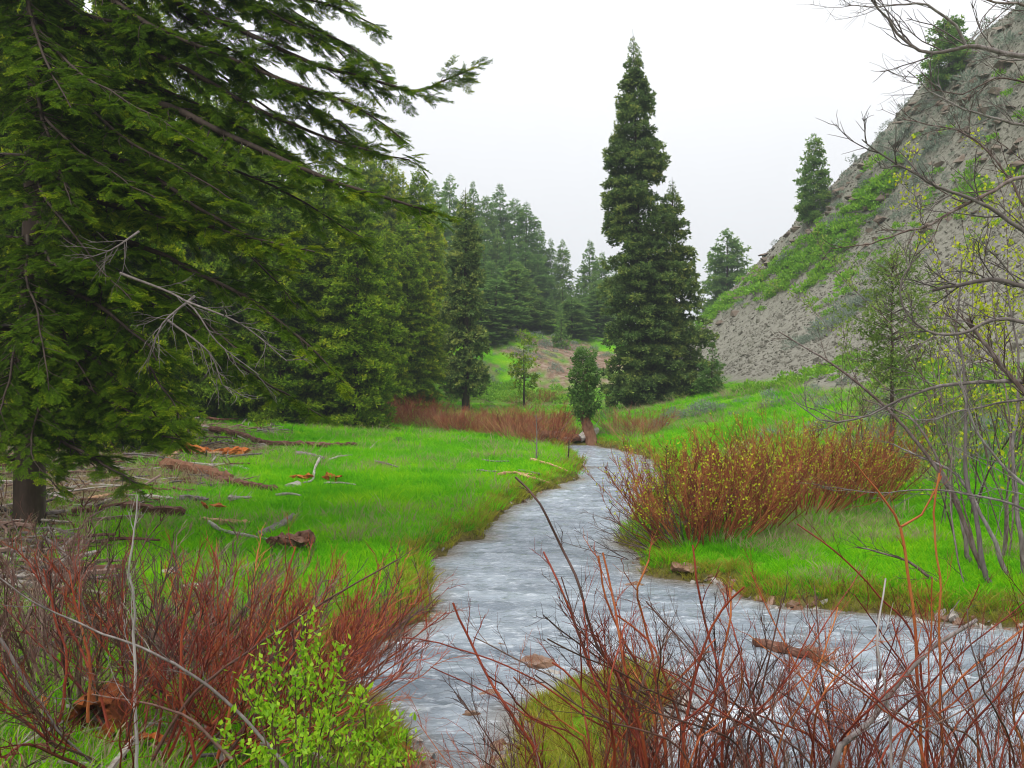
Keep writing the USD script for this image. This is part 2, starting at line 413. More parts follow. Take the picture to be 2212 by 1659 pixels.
gx = axis((-900, -200, 100), (-200, -60, 12), (-60, -20, 1.6), (-20, -8, .35), (-8, 10, .11), (10, 20, .35), (20, 60, .8), (60, 200, 10), (200, 900, 100))
gy = axis((-300, -20, 40), (-20, 2, 2.0), (2, 16, .11), (16, 30, .2), (30, 50, .3), (50, 110, .7), (110, 180, 2), (180, 300, 12), (300, 940, 80))
GX, GY = np.meshgrid(gx, gy, indexing='ij')
# the slow surface is evaluated on a coarse grid and interpolated
cx_ = np.unique(np.concatenate([gx[(gx < -60) | (gx > 60)], np.arange(-60, 60.1, 1.0)]))
cy_ = np.unique(np.concatenate([gy[(gy < -20) | (gy > 180)], np.arange(-20, 180.1, 1.0)]))
CX, CY = np.meshgrid(cx_, cy_, indexing='ij')
_z = _rbf(np.stack([CX.ravel(), CY.ravel()], -1)).reshape(CX.shape)
from scipy.interpolate import RectBivariateSpline
_base = RectBivariateSpline(cx_, cy_, _z, kx=3, ky=3)
Z = _base(gx, gy)
SD = np.full(GX.shape, 50.0)
near_ix, near_iy = np.where((gx > -25) & (gx < 62))[0], np.where((gy > -5) & (gy < 70))[0]
sub = np.ix_(near_ix, near_iy)
SD[sub] = water_dist(GX[sub], GY[sub])
TALUS = np.clip((GX - 10.8) / 2.2, 0, 1) * np.clip((GY - 20) / 12, 0, 1) * np.clip((Z - 2.0) / 1.0, 0, 1) * np.clip((130 - GY) / 15, 0, 1)
pts3 = np.stack([GX, GY, np.zeros_like(GX)], -1)
Z += (meshkit.fbm(pts3 * 0.35, 4, 3) - 0.5) * np.clip(0.10 + (SD - 1) * 0.02, 0.04, 0.5) * (np.abs(GX) < 150)
Z += (meshkit.fbm(pts3 * 2.2, 3, 8) - 0.5) * 0.10 * (1 - .9 * TALUS)
Z += TALUS * (meshkit.fbm(pts3 * 0.5, 4, 11) - 0.5) * 0.2
# rock ribs near the crest
HI = np.clip((Z - (6 + 0.22 * (100 - GY))) / 6, 0, 1) * TALUS
steps = np.abs(((Z * 0.55 + 2 * meshkit.fbm(pts3 * 0.12, 3, 14)) % 1.0) - 0.5)
Z += HI * (steps - 0.25) * 0.6
edge = np.clip(SD, 0, 12)
lip = 0.10 + 0.24 * (1 - np.exp(-edge / 0.35))            # the grass overhangs the water with a small lip
blend = np.clip(edge / 2.5, 0, 1)
zl = lip * (1 - blend) + np.maximum(Z, lip) * blend
Z = np.where(SD > 0, np.where(SD < 12, zl, np.maximum(Z, 0.35)), np.clip(-0.02 + SD * 0.6, -0.4, 0))
Z = np.where((SD > 0) & shapely.contains_xy(ISLAND.buffer(.3), GX, GY), np.minimum(Z, .15), Z)
Z = np.where((SD > 0) & (SD < 0.12), 0.10 * SD / 0.12 + 0.02 + 0.0 * Z, Z)
_g = RegularGridInterpolator((gx, gy), Z, bounds_error=False, fill_value=0.0)
_sd = RegularGridInterpolator((gx, gy), SD, bounds_error=False, fill_value=50.0)
_tal = RegularGridInterpolator((gx, gy), TALUS, bounds_error=False, fill_value=0.0)


def ground(x, y):
    return _g(np.stack([np.asarray(x, float), np.asarray(y, float)], -1))


DS = np.concatenate([np.arange(2, 60, 0.06), np.arange(60, 180, 0.2)])


def H(px, py, dmax=180.0):
    """Where the line of sight through a pixel meets the ground."""
    a, b = ray(px, py)
    z = ground(a * DS, DS)
    hit = np.where(CAMZ + b * DS <= z)[0]
    D = DS[hit[0]] if len(hit) else dmax
    return np.array([a * D, D, float(ground(a * D, D))])


def at(px, D):
    """The ground point at depth D under a pixel column."""
    x = (px - 1106) / FPX * D
    return np.array([x, D, float(ground(x, D))])


# ground covers, painted per vertex: these are what grows or lies there
n1 = meshkit.fbm(pts3 * 0.45, 4, 21)
n2 = meshkit.fbm(pts3 * 1.7, 3, 22)
litter = np.clip((-(GX + 5.0 + 0.10 * (GY - 12)) / 3.0), 0, 1) * np.clip((GY - 3) / 4, 0, 1) * np.clip((50 - GY) / 8, 0, 1)
litter = np.clip(litter * 1.0 + (n1 - 0.5) * 2.4, 0, 1) * (litter > 0.02)
litter = np.maximum(litter, np.clip((5.6 - GY) / 2.0, 0, 1) * 0.6)
litter = np.maximum(litter, np.clip(np.clip((9.5 - GY) / 2.5, 0, 1) * np.clip((-0.6 - GX) / 0.8, 0, 1) * 0.6 + (n1 - 0.5) * 1.5, 0, 0.9) * (GX < -0.6) * (GY < 9.5))
herb = np.clip((GX - 5.5) / 3, 0, 1) * np.clip((GY - 20) / 6, 0, 1) + np.clip((GY - 56) / 4, 0, 1) * (GX > -6)
litter = np.maximum(litter, np.clip(herb, 0, 1) * np.clip(.28 + (n1 - .5) * 1.6 + (n2 - .5) * 1.2, 0, .75))
scar = np.exp(-(((GX - 4.5) / 5.2) ** 2)) * np.clip((GY - 77.5) / 2.5, 0, 1) * np.clip((94 - GY) / 4, 0, 1)
scar = np.clip(scar * 1.5 + (n1 - 0.56) * 3.0 + (n2 - .5) * 1.2, 0, 1) * (scar > 0.05)
talus = np.clip(TALUS * 1.6 + (n1 - 0.55) * 1.2, 0, 1) * (TALUS > 0.01)
bankm = np.clip(1 - np.abs(SD - 0.05) / 0.5, 0, 1) * (SD > -0.4) * (GY < 70)
bed = (SD < 0.0).astype(float)
gf = []
nx, ny = len(gx), len(gy)
ii, jj = np.meshgrid(np.arange(nx - 1), np.arange(ny - 1), indexing='ij')
q = np.stack([ii * ny + jj, (ii + 1) * ny + jj, (ii + 1) * ny + jj + 1, ii * ny + jj + 1], -1).reshape(-1, 4)
gf = np.vstack([q[:, [0, 1, 2]], q[:, [0, 2, 3]]])
gv = np.stack([GX, GY, Z], -1).reshape(-1, 3)
M['ground'] = look('ground', {
    'geo': ('geometry', {}),
    'lit': ('attribute', {'attribute': 'litter'}), 'tal': ('attribute', {'attribute': 'talus'}), 'sca': ('attribute', {'attribute': 'scar'}), 'ban': ('attribute', {'attribute': 'bank'}), 'bed': ('attribute', {'attribute': 'bed'}),
    'na': ('noise_texture', {'scale': 0.6, 'detail': 5.0, 'roughness': 0.6}),
    'nb': ('noise_texture', {'scale': 9.0, 'detail': 6.0, 'roughness': 0.7}),
    'nc': ('noise_texture', {'scale': 2.2, 'detail': 5.0, 'roughness': 0.7}),
    'vo': ('voronoi_texture', {'scale': 4.2, 'detail': 2.0}),
    'grass': ('rgb_ramp', {'ramp': [(0.3, (0.035, 0.15, 0.004)), (0.5, (0.085, 0.26, 0.006)), (0.7, (0.16, 0.32, 0.008))]}),
    'litc': ('rgb_ramp', {'ramp': [(0.3, (0.05, 0.030, 0.018)), (0.5, (0.13, 0.085, 0.055)), (0.7, (0.24, 0.19, 0.14))]}),
    'talc': ('rgb_ramp', {'ramp': [(0.25, (0.060, 0.056, 0.042)), (0.5, (0.118, 0.112, 0.088)), (0.75, (0.195, 0.186, 0.154))]}),
    'scac': ('rgb_ramp', {'ramp': [(0.3, (0.10, 0.062, 0.042)), (0.5, (0.19, 0.13, 0.092)), (0.7, (0.30, 0.24, 0.19))]}),
    'banc': ('rgb_ramp', {'ramp': [(0.3, (0.05, 0.034, 0.018)), (0.6, (0.15, 0.11, 0.035))]}),
    'bedc': ('rgb_ramp', {'ramp': [(0.3, (0.04, 0.028, 0.018)), (0.7, (0.13, 0.095, 0.06))]}),
    'm1': ('mix_color', {}), 'm2': ('mix_color', {}), 'm3': ('mix_color', {}), 'm4': ('mix_color', {}), 'm5': ('mix_color', {}),
    'hs': ('math', {'math_type': 'add'}),
    'bp': ('bump', {'strength': 0.6, 'distance': 0.08}),
    'p': ('principled_bsdf', {'roughness': 0.95, 'specular_ior_level': 0.04}),
}, [('geo.position', 'na.vector'), ('geo.position', 'nb.vector'), ('geo.position', 'nc.vector'), ('geo.position', 'vo.vector'),
    ('na.fac', 'grass.fac'), ('nb.fac', 'litc.fac'), ('vo.color', 'talc.fac'), ('nc.fac', 'scac.fac'), ('nb.fac', 'banc.fac'), ('nb.fac', 'bedc.fac'),
    ('grass.color', 'm1.a'), ('litc.color', 'm1.b'), ('lit.fac', 'm1.fac'), ('m1.result', 'm2.a'), ('talc.color', 'm2.b'), ('tal.fac', 'm2.fac'),
    ('m2.result', 'm3.a'), ('scac.color', 'm3.b'), ('sca.fac', 'm3.fac'), ('m3.result', 'm4.a'), ('banc.color', 'm4.b'), ('ban.fac', 'm4.fac'), ('m4.result', 'm5.a'), ('bedc.color', 'm5.b'), ('bed.fac', 'm5.fac'),
    ('m5.result', 'p.base_color'), ('nb.fac', 'hs.value1'), ('vo.distance', 'hs.value2'), ('hs.value', 'bp.height'), ('bp.normal', 'p.normal')], 'p.BSDF')
tag(put('/World/ground', gv, gf, M['ground'], smooth=True, extra={'litter': litter.ravel(), 'talus': talus.ravel(), 'scar': scar.ravel(), 'bank': bankm.ravel(), 'bed': bed.ravel()}), kind='structure')

# ------------------------------------------------------------------ the creek
wx = axis((-3.6, 8.0, .06), (8.0, 40.0, .4))
wy = axis((5.0, 13.0, .045), (13.0, 25.0, .08), (25, 46, .16))
WX, WY = np.meshgrid(wx, wy, indexing='ij')
wsd = _sd(np.stack([WX, WY], -1))
p3 = np.stack([WX * .8, WY * 1.5, np.zeros_like(WX)], -1)
rap = np.clip(1 - np.abs(WY - 8.0) / 4.5, 0, 1)            # the riffle near the islands
ripple = (meshkit.fbm(p3 * 3.2, 4, 31) - 0.5) * 0.085 + (meshkit.fbm(p3 * np.array([5.0, 8.0, 1]), 3, 36) - 0.5) * 0.06
ripple += rap * (meshkit.fbm(p3 * np.array([2.8, 6.0, 1]), 5, 33) - 0.5) * 0.17
ripple += 0.03 * rap * np.sin(WY * 5 + 6 * meshkit.fbm(p3 * 0.8, 3, 35))
WZ = 0.015 + ripple * np.clip(-wsd / 0.25 + 0.15, 0.15, 1)
m_, n_ = len(wx), len(wy)
ii, jj = np.meshgrid(np.arange(m_ - 1), np.arange(n_ - 1), indexing='ij')
q = np.stack([ii * n_ + jj, (ii + 1) * n_ + jj, (ii + 1) * n_ + jj + 1, ii * n_ + jj + 1], -1).reshape(-1, 4)
keep = wsd.reshape(-1)[q].min(1) < 0.18
q = q[keep]
wf = np.vstack([q[:, [0, 1, 2]], q[:, [0, 2, 3]]])
used, inv = np.unique(wf, return_inverse=True)
wv = np.stack([WX, WY, WZ], -1).reshape(-1, 3)[used]
foam = np.clip((ripple - 0.008) / 0.06, 0, 1) * (0.55 + 0.45 * rap) * np.clip(meshkit.fbm(p3 * np.array([.5, 1.2, 1]), 3, 39) * 3 - .6, 0.15, 1)
M['water'] = look('water', {
    'geo': ('geometry', {}),
    'fo': ('attribute', {'attribute': 'foam'}),
    'sh': ('attribute', {'attribute': 'shallow'}),
    'mp': ('mapping', {'scale': (0.55, 1.7, 1.0)}),
    'n1': ('noise_texture', {'scale': 6.5, 'detail': 6.0, 'roughness': 0.62, 'distortion': 0.4}),
    'n2': ('noise_texture', {'scale': 9.0, 'detail': 6.0, 'roughness': 0.7}),
    'n3': ('noise_texture', {'scale': 1.1, 'detail': 4.0}),
    'fm': ('math', {'math_type': 'multiply_add', 'value2': 3.0, 'value3': -1.6}),
    'fa': ('math', {'math_type': 'multiply_add', 'value2': 1.0, 'use_clamp': True}),
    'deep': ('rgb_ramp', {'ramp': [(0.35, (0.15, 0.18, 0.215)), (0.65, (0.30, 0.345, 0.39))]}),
    'm1': ('mix_color', {'b': (0.17, 0.12, 0.065)}),
    'm2': ('mix_color', {'b': (0.72, 0.76, 0.82)}),
    'rg': ('map_range', {'from_min': 0.0, 'from_max': 1.0, 'to_min': 0.06, 'to_max': 0.5}),
    'bp': ('bump', {'strength': 1.0, 'distance': 0.11}),
    'bp2': ('bump', {'strength': 0.5, 'distance': 0.03}),
    'p': ('principled_bsdf', {'ior': 1.333, 'specular_ior_level': 0.5}),
}, [('geo.position', 'mp.vector'), ('mp.vector', 'n1.vector'), ('mp.vector', 'n2.vector'), ('mp.vector', 'n3.vector'), ('n3.fac', 'deep.fac'), ('n2.fac', 'fm.value1'), ('fo.fac', 'fa.value1'), ('fm.value', 'fa.value3'),
    ('deep.color', 'm1.a'), ('sh.fac', 'm1.fac'), ('m1.result', 'm2.a'), ('fa.value', 'm2.fac'), ('m2.result', 'p.base_color'), ('fa.value', 'rg.value'), ('rg.result', 'p.roughness'),
    ('n1.fac', 'bp.height'), ('n2.fac', 'bp2.height'), ('bp.normal', 'bp2.normal'), ('bp2.normal', 'p.normal')], 'p.BSDF')
shal = np.clip(1 + wsd / 0.45, 0, 1) * 0.75
tag(put('/World/creek_water', wv, inv.reshape(wf.shape), M['water'], smooth=True, extra={'foam': foam.ravel()[used], 'shallow': shal.ravel()[used]}), kind='structure')


# ------------------------------------------------------------------ conifers
def conifer(seed, height, prof, whorl=0.3, nb=8, rise=0.1, droop=0.35, upturn=0.12, tl=0.16, tw=0.06, dens=60, start=0.05, irr=0.2, trunk_r=None, twig=0.34, lean=0.0, gap=0.0, visible_branches=True):
    """Crown of needle sprays on real branches, and a tapered trunk, both in local coordinates."""
    rng = np.random.default_rng(seed)
    pt, pr = np.array(prof).T
    hs, n = [], 0
    h = start * height
    while h < height * 0.985:
        hs.append(h)
        h += whorl * rng.uniform(0.7, 1.3) * (1.0 if h < 0.8 * height else 0.7)
    hs = np.repeat(hs, nb) + rng.normal(0, whorl * 0.9, len(hs) * nb)
    hs = np.where(hs > height * 0.985, height * rng.uniform(.9, .985, len(hs)), np.maximum(hs, start * height * 0.8 + rng.uniform(0, .3, len(hs))))
    if gap:
        hs = hs[rng.random(len(hs)) > gap]
    B = len(hs)
    t = hs / height
    az = rng.uniform(0, 2 * np.pi, B)
    lump = 1 + irr * 1.2 * (meshkit.fbm(np.stack([np.cos(az) * 1.2 + 7, np.sin(az) * 1.2 + seed, hs * 0.8 / max(0.4, height / 14)], -1), 3, seed) - 0.5) * 2
    L = np.interp(t, pt, pr) * rng.uniform(1 - irr, 1 + irr * 0.6, B) * lump
    L = np.maximum(L, 0.08)
    out = np.stack([np.cos(az), np.sin(az), np.zeros(B)], -1)
    side = np.stack([-np.sin(az), np.cos(az), np.zeros(B)], -1)
    young = np.clip((t - 0.7) / 0.3, 0, 1)
    ri = rise + young * 0.45 + rng.normal(0, .10, B)
    dr = droop * (1 - young * 0.6)

    def along(k, s):
        z = (ri[k] * s - dr[k] * s ** 2 + upturn * s ** 4) * L[k]
        return out[k] * (L[k] * s)[:, None] + np.stack([np.full(len(k), 0.0), np.zeros(len(k)), hs[k] + z], -1)

    cnt = np.maximum(4, (dens * L * np.clip(L, 0.35, 1.6) ** 0.5).astype(int))
    per = 6
    k = np.repeat(np.arange(B), np.maximum(2, cnt // per))
    Nc = len(k)
    s = rng.uniform(0.06, 1, Nc) ** 0.75
    w = twig * L[k] * np.clip(1.05 - s, 0.02, 1) ** 0.8 + 0.05
    u = rng.uniform(-1, 1, Nc)
    u = np.sign(u) * np.abs(u) ** 0.8
    c = along(k, np.clip(s - np.abs(u) * w / L[k] * 0.25, 0.02, 1)) + side[k] * (u * w)[:, None] + out[k] * (np.abs(u) * w * 0.45)[:, None]
    f_ = tl / 0.16
    c[:, 2] += -np.abs(u) * w * 0.25 - rng.exponential(0.07, Nc) * f_ + rng.normal(0, 0.04 * f_, Nc)
    d = out[k] * 0.8 + side[k] * (np.sign(u) * np.abs(u) * 0.9)[:, None] + rng.normal(0, 0.25, (Nc, 3)) + np.array([0, 0, -0.05])
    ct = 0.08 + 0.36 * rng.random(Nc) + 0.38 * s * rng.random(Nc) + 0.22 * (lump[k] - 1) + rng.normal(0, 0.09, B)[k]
    rep = np.repeat(np.arange(Nc), per)
    N = len(rep)
    k, s = k[rep], s[rep]
    d = unit(d)[rep] * 0.8 + rng.normal(0, 0.55, (N, 3)) + np.array([0, 0, 0.12])
    c = c[rep] + unit(d) * (rng.uniform(-.1, .35, N) * tl)[:, None]
    nrm = np.array([0, 0, 1.0]) + rng.normal(0, 0.9, (N, 3))
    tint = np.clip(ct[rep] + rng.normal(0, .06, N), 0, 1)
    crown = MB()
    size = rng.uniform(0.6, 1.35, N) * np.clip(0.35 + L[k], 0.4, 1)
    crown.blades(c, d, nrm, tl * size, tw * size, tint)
    # leader
    top = MB()
    trunk_r = trunk_r or height * 0.013
    hz = np.linspace(-0.25, 1.0, 12) ** 1
    tr = np.array([[0, 0, z * height] for z in hz]) + np.array([rng.normal(0, 0.004 * height, 2).tolist() + [0] for _ in hz])
    tr[:, :2] *= np.linspace(0.2, 1, 12)[:, None] * np.linspace(1, 0, 12)[:, None] * 2
    r = trunk_r * np.clip(1 - hz, 0.02, 1.2) ** 0.9
    r[:2] *= 1.25
    top.tube(tr, r, 8, 0.4, rough=0.08, rng=rng)
    limbs = MB()
    if visible_branches:
        sel = rng.choice(B, min(B, 260), replace=False)
        for b in sel:
            ss = np.linspace(0, 0.8, 4)
            limbs.tube(along(np.full(4, b), ss), 0.012 * (0.4 + L[b] * 0.5) * np.array([1, .8, .5, .2]), 3, 0.4, cap=False)
    if lean:
        for mb in (crown, top, limbs):
            mb.v = [v + np.stack([lean * v[:, 2], 0 * v[:, 2], 0 * v[:, 2]], -1) for v in mb.v]
    return crown, top, limbs


def conifer_thing(name, label, cat, loc, parts, needles, trunk_mat, group=None, rotz=0, scale=1.0):
    crown, trunk, limbs = parts
    t = Thing(name, label, cat, loc, group, rotz=rotz, scale=scale)
    t.base = name
    t.part('crown', crown, needles, local=True)
    t.part('trunk', trunk, trunk_mat, smooth=True, local=True)
    if not limbs.empty:
        t.part('branches', limbs, trunk_mat, local=True, kind='stuff')
    return t


SPRUCE = [(0, .62), (.03, .95), (.12, 1.0), (.35, .92), (.5, .82), (.62, .76), (.70, .66), (.76, .53), (.83, .38), (.89, .25), (.94, .12), (.97, .05), (1, .02)]
b = at(1388, 55)
top = P(1367, 62, 55)
hgt = top[2] - b[2]
conifer_thing('spruce_tree', 'tallest dark green spruce, a pointed spire standing alone against the white sky', 'spruce tree', b,
              conifer(101, hgt, [(t, r * 2.3) for t, r in SPRUCE], 0.29, 7, 0.05, 0.40, 0.20, 0.18, 0.075, 170, 0.02, 0.17, 0.24, lean=(top[0] - b[0]) / hgt), M['spruce_needles'], M['dark_bark'])
b = at(1458, 56.2)
hgt = P(1455, 385, 56.6)[2] - b[2]
conifer_thing('spruce_tree', 'shorter spruce grown into the right side of the tallest spruce', 'spruce tree', b,
              conifer(102, hgt, [(0, 2.0), (.08, 2.45), (.3, 2.1), (.5, 1.7), (.7, 1.15), (.85, .6), (.95, .2), (1, .03)], 0.3, 7, 0.05, 0.40, 0.20, 0.18, 0.075, 150, 0.02, 0.18, 0.2, lean=-0.015), M['spruce_needles'], M['dark_bark'])
b = at(1006, 56)
hgt = P(1000, 405, 56)[2] - b[2]
conifer_thing('spruce_tree', 'narrow columnar brownish green spruce with bare lower trunk behind the meadow', 'spruce tree', b,
              conifer(103, hgt, [(0, 0), (.085, .7), (.13, 1.25), (.4, 1.12), (.6, 1.05), (.75, .9), (.85, .66), (.93, .4), (1, .05)], 0.3, 8, 0.0, 0.45, 0.18, 0.18, 0.075, 130, 0.105, 0.3, 0.24), M['spruce_needles'], M['dark_bark'])
b = at(1538, 53)
conifer_thing('young_fir', 'small bushy young conifer at the right foot of the tallest spruce', 'conifer', b,
              conifer(104, P(1538, 735, 53)[2] - b[2], [(0, .8), (.3, .75), (.6, .5), (1, .03)], 0.22, 7, 0.15, 0.3, 0.1, 0.15, 0.06, 90, 0.03, 0.25), M['juniper_needles'], M['dark_bark'])

# forest archetypes, each used first where it stands largest
ARCH = [
    dict(seed=201, prof=[(0, .9), (.1, 1), (.4, .82), (.7, .5), (.9, .2), (1, .02)], gap=0.0),
    dict(seed=202, prof=[(0, .7), (.15, .95), (.5, .8), (.8, .45), (.93, .2), (1, .02)], gap=0.1),
    dict(seed=203, prof=[(0, .5), (.25, .9), (.55, .95), (.8, .6), (.95, .25), (1, .05)], gap=0.25),
    dict(seed=204, prof=[(0, .8), (.2, 1.0), (.45, .7), (.6, .75), (.85, .35), (1, .02)], gap=0.15),
    dict(seed=205, prof=[(0, .9), (.3, .85), (.6, .6), (.85, .3), (1, .02)], gap=0.05),
    dict(seed=206, prof=[(0, .3), (.3, .7), (.5, 1.0), (.75, .8), (.9, .5), (1, .08)], gap=0.35),
]


class Kind:
    def __init__(self, name, arch, needles, wide, H0=15.0, fine=1.0):
        self.name, self.a, self.needles, self.wide, self.H0, self.fine, self.src = name, arch, needles, wide, H0, fine, None

    def place(self, loc, height, width, label, group, rot):
        if self.src is None:
            a = self.a
            f = self.fine
            parts = conifer(a['seed'], self.H0, [(t, r * self.wide) for t, r in a['prof']], 0.42 / f, 8, 0.1, 0.35, 0.1, 0.27 / f, 0.11 / f, 48 * f * f, 0.05, 0.3, 0.17, gap=a['gap'], visible_branches=f > 1)
            s = (width / self.wide, width / self.wide, height / self.H0)
            self.src = conifer_thing(self.name, label, 'conifer', loc, parts, M[self.needles], M['dark_bark'], group, rot, s)
        else:
            copy_of(self.src, loc, rot, (width / self.wide, width / self.wide, height / self.H0), label, 'conifer', group)


FAR = [Kind('hillside_conifer', a, 'far_needles', 2.0) for a in ARCH]
OLIVE = [Kind('forest_conifer', a, 'olive_needles', 2.2, fine=1.5) for a in ARCH[:5]]
ORD = ['first', 'second', 'third', 'fourth', 'fifth', 'sixth', 'seventh', 'eighth', 'ninth', 'tenth', 'eleventh', 'twelfth', 'thirteenth', 'fourteenth', 'fifteenth', 'sixteenth']
rng = np.random.default_rng(5)


def row(tops, D, kinds, what, where, group, width=0.185, bury=0.3):
    for i, (px, py, *w) in enumerate(tops):
        d = D * rng.uniform(0.97, 1.03)
        b = at(px, d)
        h = max(2.0, P(px, py, d)[2] - b[2] + bury)
        b[2] -= bury
        wd = (w[0] / FPX * d * 1.3) if w else min(h * width, 3.3) * rng.uniform(0.85, 1.15)
        kinds[rng.integers(len(kinds))].place(b, h, wd, f'{what}, {ORD[i]} {where}', group, rng.uniform(0, 360))


row([(935, 385), (972, 372), (1022, 388), (1052, 420), (1080, 393), (1112, 425), (1137, 432), (1165, 478), (1190, 512), (1216, 514), (1274, 515), (1300, 540), (1335, 560)],
    138, FAR, 'hazy open-crowned conifer', 'from left along the skyline', 'conifers on the skyline of the left hill')
row([(930, 455), (962, 440), (1005, 470), (1040, 462), (1075, 490), (1100, 500), (1135, 520), (1162, 545), (1188, 590), (1215, 600), (1250, 600), (1285, 585), (1315, 605)],
    120, FAR, 'blue green conifer', 'from left just below the hazy skyline trees', 'conifers below the skyline')
row([(940, 560), (985, 520), (1025, 540), (1062, 560), (1095, 575), (1130, 600), (1170, 640), (1210, 655), (1245, 640), (1280, 650), (1312, 630)],
    106, FAR, 'mid-green conifer', 'from left standing above the bare brown slope', 'conifers halfway up the left hill')
row([(1115, 560, 52), (1168, 640, 26), (1235, 640, 35), (1290, 620, 45)], 97, FAR, 'fuller green conifer', 'from left at the top edge of the brown slope', 'conifers at the top edge of the brown slope')
row([(1570, 490, 36), (1545, 530, 34), (1592, 520, 38), (1560, 590, 30)], 112, FAR, 'hazy conifer', 'in the clump between tallest spruce and scree', 'conifer clump beside the scree', bury=0.8)
row([(955, 600, 50), (1000, 640, 45), (1038, 650, 45), (1072, 600, 48)], 88, FAR, 'green conifer', 'from left just right of the columnar spruce', 'conifers beside the columnar spruce')
row([(948, 500), (995, 495), (1045, 520), (1088, 540), (1120, 560), (1150, 600), (1190, 630), (1230, 630), (1265, 620), (1300, 600)], 113, FAR, 'deep green conifer', 'from left in the dense middle of the hillside', 'conifers in the middle of the left hill')
FIRS = [Kind('forest_fir', a, 'fir_needles', 2.4, fine=2.0) for a in ARCH[:2]]
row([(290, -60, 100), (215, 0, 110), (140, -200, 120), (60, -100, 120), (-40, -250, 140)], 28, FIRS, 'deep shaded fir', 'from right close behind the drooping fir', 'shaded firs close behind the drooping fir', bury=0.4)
row([(880, 470, 60), (760, 420, 70), (720, 360, 70), (650, 330, 75), (560, 240, 80), (470, 200, 80)], 60, OLIVE, 'tall green conifer', 'from right in the forest behind the meadow', 'tall conifers of the forest behind the meadow', bury=0.4)
# nearer forest on the left
row([(905, 345, 55), (850, 330, 60), (815, 330, 60), (870, 400, 50), (780, 290, 60), (930, 430, 45)], 72, OLIVE, 'tall green conifer', 'at the forest edge behind the columnar spruce', 'conifers of the forest edge', bury=0.4)
row([(770, 350, 75), (700, 330, 75), (610, 270, 80), (520, 150, 80), (430, 60, 85), (330, -60, 90), (230, -100, 90), (130, -150, 95), (20, -150, 95)], 42, OLIVE, 'tall shaded conifer', 'from right in the dark rank behind the fir', 'dark conifers behind the near fir', bury=0.4)
row([(560, 420, 70), (640, 470, 70), (690, 420, 60), (745, 470, 65), (600, 560, 60), (660, 620, 55), (480, 500, 70), (400, 560, 70)], 46, OLIVE, 'yellow green bushy conifer', 'in the rank seen under the fir limbs', 'bushy conifers seen under the fir limbs', bury=0.4)
row([(880, 520, 52), (915, 600, 35), (835, 470, 50), (795, 545, 55)], 54, OLIVE, 'olive green full-skirted conifer', 'along the back edge of the meadow', 'conifers at the back edge of the meadow')
b = at(720, 46)
conifer_thing('forest_conifer', 'yellow green conifer with layered branches and short bare trunk at meadow edge', 'conifer', b,
              conifer(301, P(735, 560, 46)[2] - b[2], [(0, 0), (.08, .9), (.16, 1.35), (.4, 1.15), (.7, .7), (1, .03)], 0.32, 6, 0.05, 0.2, 0.08, 0.16, 0.06, 75, 0.10, 0.3, 0.11), M['olive_needles'], M['dark_bark'])
# single young trees on the slope and by the creek
b = at(1132, 62)
conifer_thing('young_spruce', 'thin yellowish young spruce with sparse crown in front of the brown slope', 'conifer', b,
              conifer(302, P(1132, 708, 62)[2] - b[2], [(0, 0), (.18, .4), (.35, .9), (.6, 1.05), (.85, .7), (1, .05)], 0.28, 6, 0.1, 0.3, 0.1, 0.16, 0.07, 60, 0.15, 0.35, 0.07, gap=0.15), M['olive_needles'], M['dark_bark'])
b = at(1212, 90)
conifer_thing('young_spruce', 'small dense young spruce standing on the bare brown slope', 'conifer', b,
              conifer(303, P(1212, 665, 90)[2] - b[2], [(0, .8), (.3, .75), (.6, .4), (1, .03)], 0.3, 7, 0.1, 0.3, 0.1, 0.2, 0.08, 60, 0.03, 0.2), M['far_needles'], M['dark_bark'])
b = H(1757, 480)
conifer_thing('hillside_conifer', 'lone dark conifer standing on the rocky skyline of the scree slope', 'conifer', b,
              conifer(304, P(1745, 297, b[1])[2] - b[2] + 0.4, [(0, 1.2), (.2, 1.55), (.5, 1.35), (.75, .8), (.9, .5), (1, .1)], 0.3, 8, 0.1, 0.3, 0.1, 0.2, 0.08, 80, 0.03, 0.3), M['far_needles'], M['dark_bark'])
b = H(2050, 175)
conifer_thing('hillside_conifer', 'dark broad conifer high on the right skyline behind bare branches', 'conifer', b - [0, 0, 0.6],
              conifer(305, P(2040, 40, b[1])[2] - b[2] + 0.8, [(0, 1.4), (.3, 1.9), (.6, 1.7), (.85, 1.0), (1, .2)], 0.3, 8, 0.1, 0.3, 0.1, 0.2, 0.08, 80, 0.03, 0.35), M['far_needles'], M['dark_bark'])
b = H(1690, 505)
conifer_thing('hillside_conifer', 'low dark juniper bush on the rocky skyline below the lone conifer', 'conifer', b,
              conifer(306, 1.3, [(0, .7), (.5, .7), (1, .2)], 0.2, 7, 0.2, 0.2, 0.1, 0.2, 0.08, 80, 0.03, 0.3), M['far_needles'], M['dark_bark'])
b = H(1925, 985)
conifer_thing('feathery_tree', 'feathery pale green tree with thin brown trunk in front of the scree', 'tree', b,
              conifer(307, P(1900, 545, b[1])[2] - b[2], [(0, 0), (.2, .25), (.35, .8), (.6, 1.1), (.85, .8), (1, .2)], 0.13, 6, 0.5, 0.3, 0.1, 0.065, 0.026, 150, 0.2, 0.45, 0.06), M['feathery_leaves'], M['brown_bark'])
b = at(1440, 16.2)
conifer_thing('young_spruce', 'little bright green sapling conifer inside the budding bush by the creek', 'conifer', b,
              conifer(308, P(1437, 962, b[1])[2] - b[2], [(0, .3), (.3, .34), (.7, .26), (1, .04)], 0.09, 7, 0.3, 0.2, 0.1, 0.07, 0.025, 160, 0.05, 0.3, 0.03), M['lime_leaves'], M['dark_bark'])

# ------------------------------------------------------------------ the near drooping fir
rng = np.random.default_rng(77)


